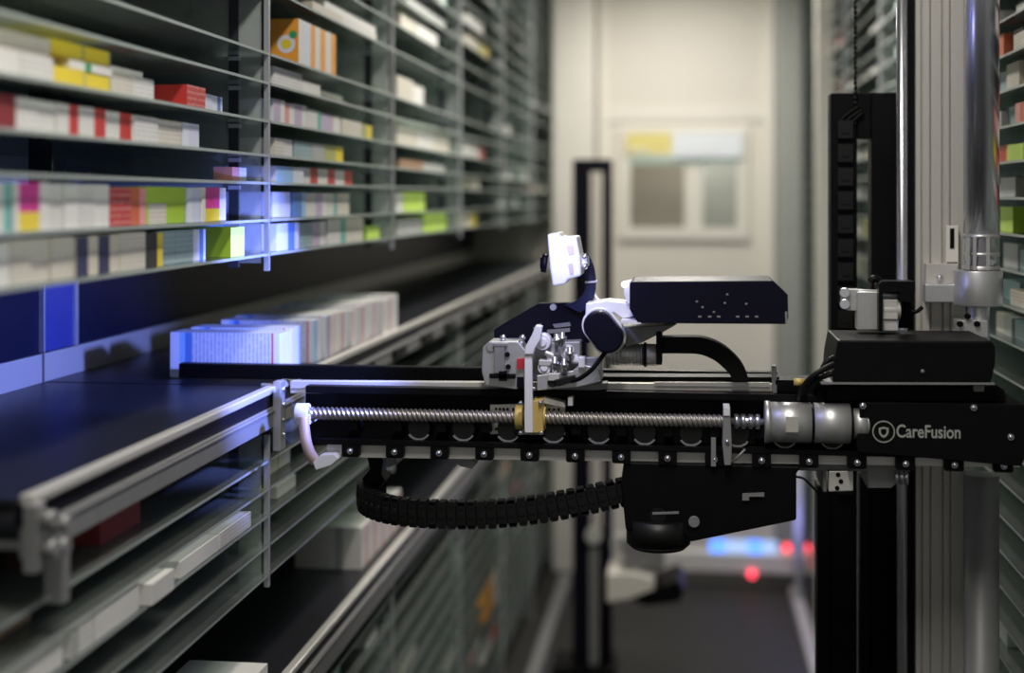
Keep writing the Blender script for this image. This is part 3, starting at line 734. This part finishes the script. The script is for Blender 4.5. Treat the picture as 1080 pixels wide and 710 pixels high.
# drive cover boxes above the arm
b = MB(); b.px([(884, 359), (1046, 360), (1050, 366), (1050, 384), (1045, 404), (878, 404), (880, 380)], 2.075, 2.235); b.build('drive_cover', 'black', arm, .0025)
b = MB(); b.px([(866, 403.5), (1049, 404), (1049, 406), (866, 405.5)], 2.072, 2.20); b.build('cover_seam', 'alu_dim', arm)
b = MB(); b.px([(872, 406), (1052, 407), (1060, 412), (1062, 425), (872, 424)], 2.115, 2.22); b.build('lower_cover', 'black', arm, .003)
b = MB(); screw_head(b, 973, 391.5, 2.074, .0025); b.pbox(1027, 1038, 407, 413, 2.108, 2.12); b.build('cover_screw', 'alu_dim', arm)
for pts in ([P(884, 382, 2.09), P(868, 390, 2.08), P(856, 398, 2.08), P(846, 410, 2.09), P(843, 420, 2.11)], [P(884, 376, 2.10), P(874, 380, 2.095), P(868, 388, 2.095), P(864, 402, 2.105), P(860, 414, 2.13)], [P(884, 392, 2.09), P(872, 396, 2.085), P(858, 402, 2.09), P(850, 412, 2.10), P(848, 420, 2.12)]):
    b = MB(); b.tube(catmull(pts, 6), .0042, 8); b.build('cable', 'rubber', arm)
b = MB(); q = P(840, 403, 2.12); b.cyl((q.x - .004, q.y, q.z), (q.x + .012, q.y, q.z), .0052, 12); b.pbox(818, 838, 401, 406, 2.12, 2.125, 1); b.build('brass_fitting', ['brass', 'black'], arm)
b = MB(); b.px([(820, 406), (872, 404), (872, 428), (820, 426)], 2.14, 2.24); b.build('rear_bridge', 'black', arm)
# carriage hardware under the arm
b = MB(); b.px([(820, 489), (960, 490), (960, 497), (940, 515), (915, 515), (915, 497), (872, 497), (872, 519), (868, 519), (868, 497), (820, 496)], 2.13, 2.25); b.build('carriage_plate', 'alu_dim', arm, .001)
b = MB(); b.px([(874, 497), (900, 497), (900, 518), (874, 519)], 2.115, 2.14); b.build('carriage_block', 'alu', arm, .0015)
b = MB()
for u, v in ((884, 501), (887, 508), (883, 515)): q = P(u, v, 2.114); b.cyl(q, q + Vector((0, .004, 0)), .0034, 10)
b.build('block_bolt', 'black', arm)
b = MB()
for u in (946, 951, 956): b.cyl(P(u, 497, 2.12), P(u, 511, 2.12), .0032, 10)
b.build('spring_pin', 'chrome', arm)
b = MB(); b.px([(658, 487), (845, 492), (840, 500), (840, 549), (728, 572), (722, 566), (660, 560), (655, 512), (656, 500)], 2.10, 2.26); b.build('under_housing', 'black', arm, .003)
b = MB(); q = P(694, 560, 2.11)
b.cyl((q.x, 2.13, Z_(694, 546, 2.13)), (q.x, 2.13, Z_(694, 572, 2.13)), .0475, 40); b.cyl((q.x, 2.13, Z_(694, 572, 2.13)), (q.x, 2.13, Z_(694, 577, 2.13)), .0475, 40, .040)
b.ring((q.x, Z_(694, 544, 2.10)), .001, .012, 2.098, 2.10, seg=12); b.build('turntable_drum', 'black_plastic', arm)
b = MB(); b.px([(688, 541), (716, 540), (716, 542), (688, 543)], 2.080, 2.084); b.build('drum_mark', 'alu_dim', arm)
b = MB(); b.px([(783, 521), (806, 520), (806, 524), (790, 524), (790, 528), (783, 528)], 2.096, 2.102); b.build('housing_slot', 'alu_dim', arm)
b = MB()
for u, v, rr in ((732, 550, .008),):
    q = P(u, v, 2.10 if u > 700 else 2.2); b.cyl((q.x, q.y - .004, q.z), (q.x, q.y + .01, q.z), rr if u > 700 else rr, 16)
    if u < 700: b.cyl((q.x, q.y, q.z), (q.x, q.y, q.z + .04), .004, 8); b.box(q.x - .005, q.x + .09, q.y, q.y + .006, q.z + .034, q.z + .045)
b.build('cam_follower', 'alu_dim', arm)
b = MB(); b.tube(catmull([P(840, 503, 2.11), P(848, 505, 2.10), P(856, 513, 2.10), P(864, 521, 2.12)], 6), .0018, 8); b.build('thin_wire', 'rubber', arm)
b = MB(); b.px([(476, 482), (494, 482), (503, 488), (498, 495), (485, 492)], 2.12, 2.16); b.build('small_bracket', 'alu_dim', arm, .001)
b = MB(); b.px([(386, 478), (400, 478), (404, 486), (402, 500), (406, 508), (398, 517), (384, 514), (382, 505), (390, 495)], 2.20, 2.24); b.px([(408, 480), (418, 480), (418, 490), (408, 494)], 2.19, 2.24, 1); b.build('chain_anchor', ['black', 'alu_dim'], arm, .001)

# cable drag chain
ch = empty('cable_chain', P(480, 560, 2.15), 'black cable drag chain sagging in a loop beneath the robot arm', 'cable chain')
path = catmull([P(404, 508, 2.31), P(392, 511, 2.285), P(384, 517, 2.24), P(384, 525, 2.19), P(394, 532, 2.145), P(415, 538, 2.118), P(450, 541.5, 2.105), P(490, 542.5, 2.10), P(530, 541, 2.10), P(575, 535.5, 2.105), P(620, 527, 2.11), P(660, 518, 2.118), P(690, 513, 2.125)], 60)
sd = .0145; pts = [path[0]]; acc = 0
for a, c in zip(path, path[1:]):
    acc += (c - a).length
    if acc >= sd: pts.append(c); acc = 0
proto = None
for i in range(len(pts) - 1):
    a, c = pts[i], pts[i + 1]; d = (c - a).normalized(); mid = (a + c) / 2
    if proto is None:
        b = MB(); hh = .0185; ln = sd * .44; tk = .0095
        b.box(-ln, ln, -tk, -tk + .003, -hh, hh); b.box(-ln, ln, tk - .003, tk, -hh, hh)
        b.box(-sd * .52, sd * .52, -tk * .6, tk * .6, -hh * .8, hh * .8); b.box(-ln * .8, ln * .8, -tk, tk, hh - .004, hh + .0016); b.box(-ln * .8, ln * .8, -tk, tk, -hh - .0022, -hh + .004)
        b.cyl((0, -tk - .0018, 0), (0, -tk, 0), .005, 12); b.box(-ln * .5, ln * .5, -tk - .0012, -tk, hh - .009, hh - .004); b.box(-ln * .5, ln * .5, -tk - .0012, -tk, -hh + .004, -hh + .009)
        o = b.build('chain_link', 'black_plastic', ch)
        for v in o.data.vertices: v.co += root_loc(ch)
        proto = o
    else:
        o = proto.copy(); COL.objects.link(o); o.parent = ch
    o.location = mid - Vector(ch.location)
    yaw = math.atan2(d.y, d.x); pit = -math.asin(max(-1, min(1, d.z)))
    o.rotation_euler = (0, pit, yaw)

# ---------------------------------------------------------------- picking head
hd = empty('picking_carriage', P(600, 405, 2.15), 'silver picking head with white camera and black drum riding on the arm', 'picking head')
b = MB()     # slide carriage
b.px([(509, 366), (516, 360), (546, 360), (558, 374), (558, 402), (545, 411), (512, 407), (508, 392)], 2.10, 2.15)
b.build('carriage_block', 'steel', hd, .0015)
b = MB(); b.cyl(P(518, 366, 2.098), P(518, 366, 2.103), .0075, 16); b.px([(521, 366), (532, 366), (532, 394), (521, 394)], 2.094, 2.102); b.px([(520, 362), (535, 362), (535, 366), (520, 366)], 2.093, 2.102); b.build('cylinder_body', 'alu_dim', hd, .001)
b = MB(); b.pbox(516, 543, 395, 399.5, 2.088, 2.104); b.pbox(526, 534, 392, 402, 2.088, 2.104); b.cyl(P(535, 374, 2.096), P(535, 374, 2.104), .004, 10); b.cyl(P(536, 387, 2.096), P(536, 387, 2.104), .004, 10); b.build('clip', 'black', hd)
for u in (530.5, 551):
    b = MB(); q = P(u, 356.5, 2.11); b.ball(q, .0052, 2); b.cyl(q, q - Vector((0, 0, .012)), .0028, 10); b.build('stud', 'chrome', hd)
b = MB(); b.px([(545, 379), (553, 378), (553, 389), (545, 390)], 2.094, 2.102); b.build('red_tag', 'red_label', hd)
b = MB(); b.px([(545, 398), (552, 398), (552, 409), (545, 409)], 2.094, 2.102); b.build('dark_tag', 'black_gloss', hd)
b = MB()     # lever plate down to the nut
b.px([(553, 374), (561, 372), (562, 455), (562, 457), (554, 457), (553, 455)], 2.078, 2.088)
b.px([(553, 374), (554, 366), (561, 353), (565, 343), (572, 344), (570, 358), (564, 368), (562, 374)], 2.074, 2.088)
b.build('lever_plate', 'white_metal', hd, .0015)
b = MB(); q = P(549.5, 440, YS)
b.cyl((X_(544, YS), YS, zc), (X_(552, YS), YS, zc), .0185, 28); b.cyl((X_(566, YS), YS, zc), (X_(576, YS), YS, zc), .0185, 28, .0165)
b.px([(561, 423), (572, 422), (573, 456), (561, 457)], 2.086, 2.14); b.build('screw_nut', 'brass', hd, .0008)
b = MB()
for u, v in ((549, 425), (549, 456.5), (570, 424.5), (571, 456.5), (563, 410)): screw_head(b, u, v, 2.083, .0030)
b.build('nut_bolt', 'chrome', hd)
b = MB(); b.px([(573, 419), (595, 425), (596, 430), (573, 425)], 2.11, 2.135); b.px([(599, 420), (604, 419), (604, 428), (599, 428)], 2.10, 2.12); b.build('angle_strip', 'alu', hd)
# mechanism between lever and drum
b = MB(); b.px([(560, 362), (612, 360), (612, 398), (560, 402)], 2.125, 2.16); b.build('middle_block', 'alu_dim', hd, .002)  # darker grey paints in the shaded gaps behind the pins
b = MB()
for u, v, r_, l_ in ((572, 361, .012, .03), (582, 378, .008, .025), (598, 372, .010, .025), (574, 388, .010, .03), (606, 380, .006, .03)):
    q = P(u, v, 2.115 - l_ * .5); b.cyl(q, q + Vector((0, l_, 0)), r_, 20); b.cyl(q - Vector((0, .003, 0)), q, r_ * .55, 14)
b.build('pulley', 'white_metal', hd, .0008)
b = MB()
for u, v0, v1 in ((587, 352, 372), (593, 350, 366), (585, 376, 394), (595, 378, 396), (601, 366, 380)):
    b.cyl(P(u, v0, 2.095), P(u, v1, 2.095), .0042, 12); b.cyl(P(u, v0 + 5, 2.095), P(u, v0 + 9, 2.095), .0068, 14)
b.build('pin', 'chrome', hd)
b = MB(); b.pbox(568, 584, 380, 386, 2.096, 2.12); b.pbox(578, 590, 394, 402, 2.09, 2.12); b.cyl(P(575, 372, 2.10), P(586, 376, 2.10), .004, 10); b.build('spacer', 'alu_beige', hd, .001)
b = MB(); b.px([(566, 396), (604, 391), (612, 384), (631, 388), (634, 403), (608, 409), (566, 412)], 2.10, 2.17); b.build('base_plate', 'steel', hd, .0015)
b = MB(); b.px([(567, 408), (640, 404), (640, 411), (567, 416)], 2.135, 2.20); b.build('slide_plate', 'alu_dim', hd, .001)
b = MB(); b.px([(584, 401), (606, 396), (608, 402), (588, 408)], 2.088, 2.11); b.cyl(P(583, 403, 2.095), P(583, 403, 2.12), .008, 14); b.build('cable_gland', 'black_plastic', hd, .001)
b = MB(); b.px([(612, 378), (636, 377), (632, 400), (619, 404), (612, 399)], 2.112, 2.125); b.build('side_plate', 'steel', hd, .001)
b = MB(); b.pbox(610, 617, 377, 388, 2.092, 2.112); b.build('sensor_block', 'white_metal', hd, .001)
# dark back plate with the hooked camera arm
b = MB()
b.px([(521, 348), (528, 343), (568, 320), (614, 319), (621, 322), (624, 336), (622, 362), (560, 364), (521, 362)], 2.165, 2.185)
b.build('back_plate', 'black_gloss', hd, .0015)
b = MB()
for u, v in ((583.5, 324), (610.5, 324)): screw_head(b, u, v, 2.163, .0050)
b.build('plate_bolt', 'white_metal', hd)
b = MB(); b.px([(562, 346), (570, 341), (572, 347), (566, 352)], 2.160, 2.166); b.px([(583, 342), (601, 340), (602, 344), (585, 346)], 2.160, 2.166); b.px([(577, 348), (601, 346), (601, 350), (577, 352)], 2.160, 2.166); b.build('plate_slot', 'alu_dim', hd)
b = MB()
outer = catmull([P(u, v, 2.15) for u, v in ((612, 330), (622, 322), (627, 310), (628, 296), (626, 282), (620, 267))], 6)
inner = catmull([P(u, v, 2.15) for u, v in ((596, 322), (608, 317), (616, 308), (618, 297), (617, 284), (613, 270))], 6)
for i in range(len(outer) - 1):
    b.prism([(inner[i].x, inner[i].z), (outer[i].x, outer[i].z), (outer[i + 1].x, outer[i + 1].z), (inner[i + 1].x, inner[i + 1].z)], 2.15, 2.165)
b.build('camera_arm', 'navy', hd)
b = MB(); b.px([(617, 297), (630, 296), (630, 298), (617, 299)], 2.147, 2.16); b.build('arm_band', 'steel', hd)
b = MB(); b.tube(catmull([P(625, 306, 2.16), P(629, 314, 2.155), P(636, 321, 2.15), P(646, 325, 2.15)], 6), .0028, 8); b.build('wire_loop', 'white_metal', hd)
# white camera
b = MB()
b.px([(577, 247), (590, 245), (592, 250), (608, 249), (612, 270), (613, 291), (599, 295), (596, 300), (583, 302), (580, 284)], 2.10, 2.17)
b.px([(612, 272), (619, 270), (620, 282), (613, 284)], 2.11, 2.16)
cam_h = b.build('camera_housing', 'white_metal', hd, .003)
b = MB(); b.px([(597, 259), (605, 259), (606, 268), (600, 270)], 2.0985, 2.101); b.px([(599, 279), (604, 277), (605, 289), (601, 290)], 2.0985, 2.101); b.build('housing_recess', 'c_lilac', cam_h)
q = P(577, 278, 2.13); b = MB(); b.cyl(q, q + Vector((-.008, -.001, .001)), .014, 24); b.cyl(q + Vector((-.008, -.001, .001)), q + Vector((-.0095, -.001, .001)), .010, 20); b.build('lens', 'black_gloss', cam_h)
b = MB(); q = P(618, 270, 2.13); b.ball(q + Vector((0, -.02, 0)), .005, 2); b.ball(P(617, 281, 2.11), .005, 2); b.build('hinge_bolt', 'chrome', cam_h)
# drum (rounded, tilted) with bright rim
def capsule(ua, va, ub, vb, r, n=14):
    A, B = Vector((ua, va)), Vector((ub, vb)); d = (B - A).normalized(); a0 = math.atan2(d.y, d.x); out = []
    for i in range(n + 1): t = a0 - PI / 2 + PI * i / n; out.append((B.x + r * math.cos(t), B.y + r * math.sin(t)))
    for i in range(n + 1): t = a0 + PI / 2 + PI * i / n; out.append((A.x + r * math.cos(t), A.y + r * math.sin(t)))
    return out
b = MB(); b.px(capsule(631, 344, 641, 357, 16.0), 2.06, 2.09); b.build('drum_cap', 'black_gloss', hd, .003)
b = MB(); b.px(capsule(632, 343, 642, 355, 18.5), 2.09, 2.10); b.build('drum_rim', 'white_metal', hd, .001)
b = MB(); b.px(capsule(631, 344, 641, 357, 17), 2.10, 2.16); b.build('drum_body', 'steel', hd)
b = MB(); b.tube(catmull([P(639, 371, 2.08), P(633, 379, 2.075), P(624, 390, 2.075), P(612, 399, 2.08), P(603, 402, 2.09)], 6), .0034, 10); b.build('drum_cable', 'rubber', hd)
b = MB(); b.px([(618, 320), (640, 317), (668, 320), (668, 334), (656, 336), (648, 330), (628, 330), (617, 342)], 2.105, 2.16); b.build('bright_bracket', 'white_metal', hd, .0015)
b = MB(); b.px([(659, 297), (666, 296), (668, 318), (662, 322), (658, 310)], 2.10, 2.14); b.build('sensor_head', 'white_metal', hd, .001)
q = P(658.5, 300, 2.10); b = MB(); b.ball(q, .0045, 2); b.build('indicator_lamp', 'led_white', hd)
b = MB(); b.px([(655, 346), (714, 342), (700, 350), (676, 362), (660, 366)], 2.12, 2.19); b.build('wedge_bracket', 'alu_dim', hd, .001)
b = MB(); b.px([(655, 338), (676, 338), (676, 342), (655, 341)], 2.07, 2.16); b.build('cover_ledge', 'white_metal', hd)
# gear motor pointing sideways
b = MB(); ym = 2.14; zg = Z_(670, 374, ym); gx = lambda u: X_(u, ym)
b.cyl((gx(640), ym, zg), (gx(679), ym, zg), .0160, 28)
for u in range(644, 678, 4): b.cyl((gx(u), ym, zg), (gx(u + 1.4), ym, zg), .0168, 28)
b.build('gear_motor', 'steel', hd)
b = MB(); b.cyl((gx(679), ym, zg), (gx(682), ym, zg), .0185, 28); b.cyl((gx(682), ym, zg), (gx(693), ym, zg), .0165, 28, mi=1); b.px([(692, 350), (698, 350), (698, 385), (692, 385)], 2.115, 2.165); b.build('motor_flange', ['black', 'alu_beige'], hd, .0006)
# flat cable hose curving down to the rail
b = MB()
top = catmull([P(u, v, 2.13) for u, v in ((697, 356), (722, 355.5), (744, 357), (763, 365), (778, 378), (786, 390), (790, 402))], 6)
bot = catmull([P(u, v, 2.13) for u, v in ((697, 373), (720, 373), (738, 374), (753, 380), (764, 389), (770, 396), (772, 402))], 6)
for i in range(len(top) - 1): b.prism([(top[i].x, top[i].z), (top[i + 1].x, top[i + 1].z), (bot[i + 1].x, bot[i + 1].z), (bot[i].x, bot[i].z)], 2.13, 2.165)
b.build('flat_hose', 'rubber', hd)
# black electronics cover
b = MB(); b.px([(664, 299), (666, 297), (815, 296), (831, 311), (831.5, 335), (829, 342), (672, 341), (664, 326)], 2.07, 2.20); b.build('electronics_cover', 'black_gloss', hd, .0012)
for u, v in ((738, 334), (748.5, 334), (758, 334), (778, 334), (788, 334), (798, 334), (764.5, 319.5), (735, 318), (741, 324), (787, 320.5), (767, 310.5), (753, 329)):
    q = P(u, v, 2.0695); w_ = .0024 if v == 334 else .0016
    MB().box(q.x - w_, q.x + w_, 2.0688, 2.0702, q.z - .0012, q.z + .0012).build('vent_slot', 'alu_dim', hd)
b = MB(); b.px([(828, 329), (830.5, 329), (830, 342), (828.5, 342)], 2.066, 2.072); b.build('latch', 'alu_dim', hd)

# ---------------------------------------------------------------- robot mast
ms = empty('robot_mast', (X_(985, 2.42), 2.42, 0), 'tall grey aluminium mast profile with chrome guide rod behind the arm', 'mast')
ZT = H + 1.04
b = MB(); YP = 2.36; xp0, xp1 = X_(966, YP), X_(1018, YP)
b.box(xp0, xp1, YP + .006, YP + .09, 0, ZT)
w = xp1 - xp0
for f0, f1 in ((0, .10), (.14, .28), (.31, .52), (.56, .68), (.71, 1.0)): b.box(xp0 + w * f0, xp0 + w * f1, YP, YP + .008, 0, ZT)
b.build('profile', 'alu_beige', ms, .0008)
b = MB(); b.box(X_(957, YP), xp0 - .001, YP + .01, YP + .08, 0, ZT); b.build('dark_gap_fill', 'black', ms)  # black strip that paints in the dark gap beside the profile
b = MB(); q = P(951.5, 100, 2.37); b.cyl((q.x, 2.37, 0), (q.x, 2.37, ZT), .0092, 28); b.build('guide_rod', 'chrome', ms)
b = MB(); b.px([(977, 278), (1011, 278), (1011, 317), (976, 317)], 2.335, 2.36); b.px([(998, 238), (1011, 238), (1011, 278), (998, 278)], 2.340, 2.352, 1); b.build('foot_plate', ['alu_beige', 'wall_trim'], ms, .001)
b = MB(); b.pbox(1002, 1006.5, 241, 262, 2.3385, 2.3402); b.build('plate_marking', 'black', ms)
b = MB(); b.pbox(999, 1010, 276.6, 277.6, 2.3385, 2.3402); b.build('plate_marking', 'black', ms)
b = MB(); screw_head(b, 991, 292.5, 2.333, .006); b.build('foot_bolt', 'steel', ms)
# chrome shaft with clamp and collar
sh = empty('drive_shaft', (X_(1032, 2.30), 2.30, 0), 'thick mirror chrome upright shaft with steel collar right of the mast', 'shaft')
yt = 2.30; xt = X_(1035, yt); b = MB(); b.cyl((xt, yt, Z_(1035, 285, yt)), (xt, yt, ZT), .0270, 48); b.build('shaft_tube', 'chrome', sh)
b = MB(); b.cyl((xt, yt, 0), (xt, yt, Z_(1035, 500, yt)), .0270, 48); b.build('lower_tube', 'alu_dim', sh)  # same chrome shaft, its dimness below the arm put into the grey
b = MB(); b.cyl((xt - .005, yt, Z_(1030, 322, yt)), (xt - .005, yt, Z_(1030, 285, yt)), .0372, 48); b.px([(976, 300), (1010, 300), (1010, 319), (976, 319)], 2.305, 2.335); b.build('collar', 'steel', sh, .0015)
b = MB()
for s_ in (Z_(1035, 282, yt), Z_(1035, 268, yt), Z_(1035, 249, yt)): b.cyl((xt, yt, s_ - .003), (xt, yt, s_ + .003), .0282, 40)
for du in (-11, -4, 10): 
    q = P(1032 + du, 270, yt - .028); b.box(q.x - .0025, q.x + .0025, yt - .0285, yt - .018, Z_(1035, 284, yt), Z_(1035, 250, yt))
b.build('clamp', 'steel', sh)
b = MB()
for u in (1020, 1046): q = P(u, 277, yt - .026); b.cyl(q, q + Vector((0, .008, 0)), .0046, 14)
b.build('clamp_bolt', 'chrome', sh)
b = MB(); b.cyl((xt - .004, yt, Z_(1030, 352, yt) - .02), (xt - .004, yt, Z_(1030, 322, yt)), .0165, 28); b.pbox(1010, 1042, 338, 356, yt - .03, yt + .01); b.build('lower_coupling', 'steel', sh, .001)
b = MB()
for u, v in ((1013, 342), (1031, 342), (1021, 334)): q = P(u, v, yt - .036); b.cyl(q, q + Vector((0, .008, 0)), .0046, 12)
b.build('coupling_bolt', 'black', sh)
# motor unit standing on the drive cover
mu = empty('belt_tensioner', P(925, 350, 2.2), 'small silver roller tensioner with black bracket standing on the black cover', 'tensioner')
b = MB(); y = 2.19
b.cyl(P(905, 310, y), P(948, 312, y), .0075, 18); b.px([(904, 308), (927, 308), (927, 348), (904, 348)], y - .01, y + .02); b.px([(888, 305), (906, 305), (906, 328), (894, 328), (888, 322)], y + .0, y + .02); b.build('body', 'steel', mu, .001)
b = MB()
for u, v in ((891, 309), (891, 321)): b.cyl(P(u, v, y - .008), P(u, v, y + .004), .008, 18)
b.build('knob', 'chrome', mu, .001)
b = MB(); b.pbox(930, 947, 316, 337, y - .02, y + .02); b.cyl(P(929, 326, y - .004), P(949, 326, y - .004), .0165, 24); b.pbox(928, 947, 337, 349, y - .016, y + .016); b.build('roller', 'alu', mu, .001)
b = MB(); b.px([(928, 299), (930, 297), (965, 297), (965, 308), (960, 310), (960, 318), (949, 318), (949, 308), (931, 308), (931, 350), (927, 350), (927, 300)], y - .03, y + .02); b.tube(catmull([P(918, 298, y), P(922, 294, y), P(928, 297, y)], 5), .006, 8); b.build('bracket', 'black', mu, .001)
b = MB(); 
for u in (950, 955, 960): b.cyl(P(u, 318, y), P(u, 346, y), .0035, 10)
b.tube(catmull([P(958, 328, y - .01), P(966, 329, y - .014), P(973, 324, y - .014)], 5), .003, 8); b.build('spring', 'black', mu)

# black slotted counterweight frame with chain
cw = empty('slotted_frame', (X_(910, 2.5), 2.5, 0), 'tall black slotted frame with energy chain left of the aluminium mast', 'frame')
yc = 2.46; u0, u1, us0, us1 = 876, 946, 904, 919
x0, x1, s0, s1 = X_(u0, yc), X_(u1, yc), X_(us0, yc), X_(us1, yc)
z_top, z_slot = Z_(900, 98, yc), Z_(910, 146, yc)
b = MB(); b.box(x0, s0, yc, yc + .05, .02, z_top); b.box(s1, x1, yc, yc + .05, .02, z_top); b.box(s0, s1, yc, yc + .05, z_slot, z_top); b.box(X_(862, yc), x0, yc, yc + .05, .02, Z_(880, 512, yc)); b.box(X_(908, yc), s1, yc + .01, yc + .05, .02, Z_(880, 430, yc))
b.build('frame_plate', 'black', cw, .002)
b = MB()
for k in range(16):
    zz = z_top - .062 - .040 * k
    b.box(X_(883, yc), X_(899, yc), yc - .012, yc, zz - .015, zz + .015); b.box(X_(887, yc), X_(895, yc), yc - .015, yc - .012, zz - .006, zz + .006)
b.build('energy_chain', 'black_plastic', cw)
for pts in ([(884, 138), (888, 126), (897, 118), (906, 112)], [(888, 140), (893, 128), (901, 121), (909, 116)], [(893, 142), (897, 131), (904, 124), (910, 119)]):
    b = MB(); b.tube(catmull([P(u, v, yc - .008) for u, v in pts], 6), .0036, 8); b.build('cable', 'rubber', cw)
ck = empty('bead_chain', P(902, 98, yc - .006), 'thin black beaded chain hanging above the slotted frame', 'chain')
b = MB(); zz = Z_(902, 130, yc); q = P(902, 100, yc - .006)
while zz < ZT:
    b.ball((q.x, yc - .006, zz), .0036, 1, (1, 1, 1.3)); zz += .0085
b.cyl((q.x, yc - .006, Z_(902, 130, yc)), (q.x, yc - .006, ZT), .0016, 6); b.build('beads', 'black_plastic', ck)

# ---------------------------------------------------------------- far end of the aisle
yr = 5.2
rb = empty('second_robot_mast', (X_(624, yr), yr, 0), 'blurred black slotted mast of another robot standing at the far left', 'mast')
x0, x1 = X_(604, yr), X_(645, yr); s0, s1 = X_(622, yr), X_(635, yr); zt = Z_(624, 168, yr); zsl = Z_(624, 181, yr)
b = MB(); b.box(x0, s0, yr, yr + .08, 0.0, zt); b.box(s1, x1, yr, yr + .08, 0, zt); b.box(s0, s1, yr, yr + .08, zsl, zt); b.box(s0, s1, yr, yr + .08, 0, Z_(624, 560, yr)); b.build('mast_plate', 'black_gloss', rb, .004)
b = MB(); b.box(X_(622, yr), X_(632, yr), yr - .03, yr, Z_(624, 700, yr), Z_(624, 575, yr)); b.build('mast_rail', 'alu_dim', rb)
for u, v in ((626, 566), (653, 574)):
    q = P(u, v, yr - .05); b = MB(); b.cyl(q, q + Vector((0, .05, 0)), .030, 18); b.build('guide_wheel', 'far_grey', rb, .003)
b = MB(); b.box(X_(584, yr), X_(650, yr), yr - .10, yr + .12, 0, .10); b.box(X_(612, yr), X_(636, yr), yr - .12, yr - .10, .02, .07, 1); b.build('base_shoe', ['black', 'c_brown'], rb, .004)
b = MB(); b.px([(640, 606), (668, 605), (690, 611), (690, 622), (664, 632), (640, 636)], yr - .2, yr); b.build('arm_cover', 'wall_trim', rb, .004)
b = MB(); b.px([(662, 630), (690, 622), (716, 612), (722, 624), (716, 636), (680, 640)], yr - .18, yr + .06); b.build('arm_motor', 'black', rb, .006)
b = MB(); b.px([(655, 566), (672, 572), (700, 575), (700, 600), (660, 600)], yr - .15, yr); b.build('arm_head', 'alu_dim', rb, .004)
yf = 6.55
cb = empty('floor_crossbeam', (X_(775, yf), yf, 0), 'pale low crossbeam with lit status strip at the far end of the floor', 'crossbeam')
b = MB(); b.box(X_(688, yf), X_(862, yf), yf, yf + .09, Z_(775, 604, yf), Z_(775, 584, yf)); b.build('beam', 'wall_trim', cb, .004)
for ua, ub in ((700, 712), (846, 858)): MB().box(X_(ua, yf), X_(ub, yf), yf + .02, yf + .08, 0, Z_(775, 604, yf)).build('beam_foot', 'alu_dim', cb)
for ua, ub, nm, m_ in ((749, 765, 'blue_status_strip', 'led_blue'), (765, 789, 'pale_status_strip', 'led_pale'), (789, 804, 'blue_status_strip', 'led_blue'), (804, 820, 'pale_status_strip', 'led_pale')):
    b = MB(); b.box(X_(ua, yf), X_(ub, yf), yf + .01, yf + .05, Z_(775, 584, yf), Z_(775, 572, yf)); b.build(nm, m_, cb)
for u, v in ((830, 578.5), (854, 578.5), (793, 606)):
    q = P(u, v, yf - .012); b = MB(); b.cyl(q, q + Vector((0, .02, 0)), .017, 20); b.ball(q, .017, 2, (1, .5, 1)); b.build('red_lamp', 'led_red', cb)
b = MB(); q = P(842, 560, 6.3); b.cyl((q.x, 6.3, 0), (q.x, 6.3, H - .98), .020, 20); tag(b.build('pole', 'white_metal'), 'short shiny steel pole catching blue light beside the red lamps', 'pole')
b = MB(); b.box(XR - .085, XR - .035, 3.2, 6.5, 0, .05); tag(b.build('floor_rail', 'alu_beige', None, .004), 'pale floor rail along the right of the aisle', 'rail')
b = MB(); b.box(XL + .06, XL + .11, 3.2, 6.6, 0, .05); tag(b.build('floor_rail', 'alu_dim', None, .004), 'grey floor rail along the left of the aisle', 'rail')

# ---------------------------------------------------------------- lights
def lamp(name, kind, loc, energy, col, parent=None, **k):
    L = bpy.data.lights.new(name, kind); L.energy = energy; L.color = col
    for a, v in k.items(): setattr(L, a, v)
    o = bpy.data.objects.new(name, L); COL.objects.link(o)
    if parent: o.parent = parent; o.location = Vector(loc) - root_loc(parent)
    else: o.location = loc
    return o
sp = lamp('scanner_light', 'SPOT', P(560, 272, 2.03), 52, (.20, .27, 1.0), hd, shadow_soft_size=.025, spot_size=math.radians(64), spot_blend=.6)
sp.rotation_euler = Vector((-.84, .22, -.20)).to_track_quat('-Z', 'Y').to_euler()
lamp('head_fill', 'POINT', P(585, 258, 1.99), 1.0, (.42, .44, 1.0), hd, shadow_soft_size=.02)  # fill added in mid-air to brighten the white camera housing
lamp('window_fill', 'POINT', (.0, YE + .28, H + .45), 8.0, (1, .95, .90), None, shadow_soft_size=.08)  # unseen lamp added to brighten the window panes
lamp('pole_fill', 'POINT', P(836, 560, 6.12), 1.1, (.32, .32, 1.0), cb, shadow_soft_size=.05)  # added fill that turns the pole blue

W = bpy.data.worlds.new('World'); S.world = W; W.use_nodes = True
N = W.node_tree.nodes; bg = N['Background']; bg.inputs[0].default_value = (.98, .97, .95, 1); bg.inputs[1].default_value = .36

# ---------------------------------------------------------------- camera
cd = bpy.data.cameras.new('camera'); co = bpy.data.objects.new('camera', cd); COL.objects.link(co)
co.location = (0, 0, H); co.rotation_euler = (PI / 2, 0, YAW)
cd.sensor_width = 36; cd.lens = F * 36 / 1080; cd.shift_y = -(355 - 208) / 1080
cd.clip_start = .05
cd.dof.use_dof = True; cd.dof.focus_distance = 2.13; cd.dof.aperture_fstop = 1.75
S.camera = co
S.cycles.transparent_max_bounces = 24
S.view_settings.view_transform = 'Standard'; S.view_settings.look = 'None'
S.view_settings.gamma = 1; S.view_settings.use_curve_mapping = False
S.view_settings.exposure = 0.0
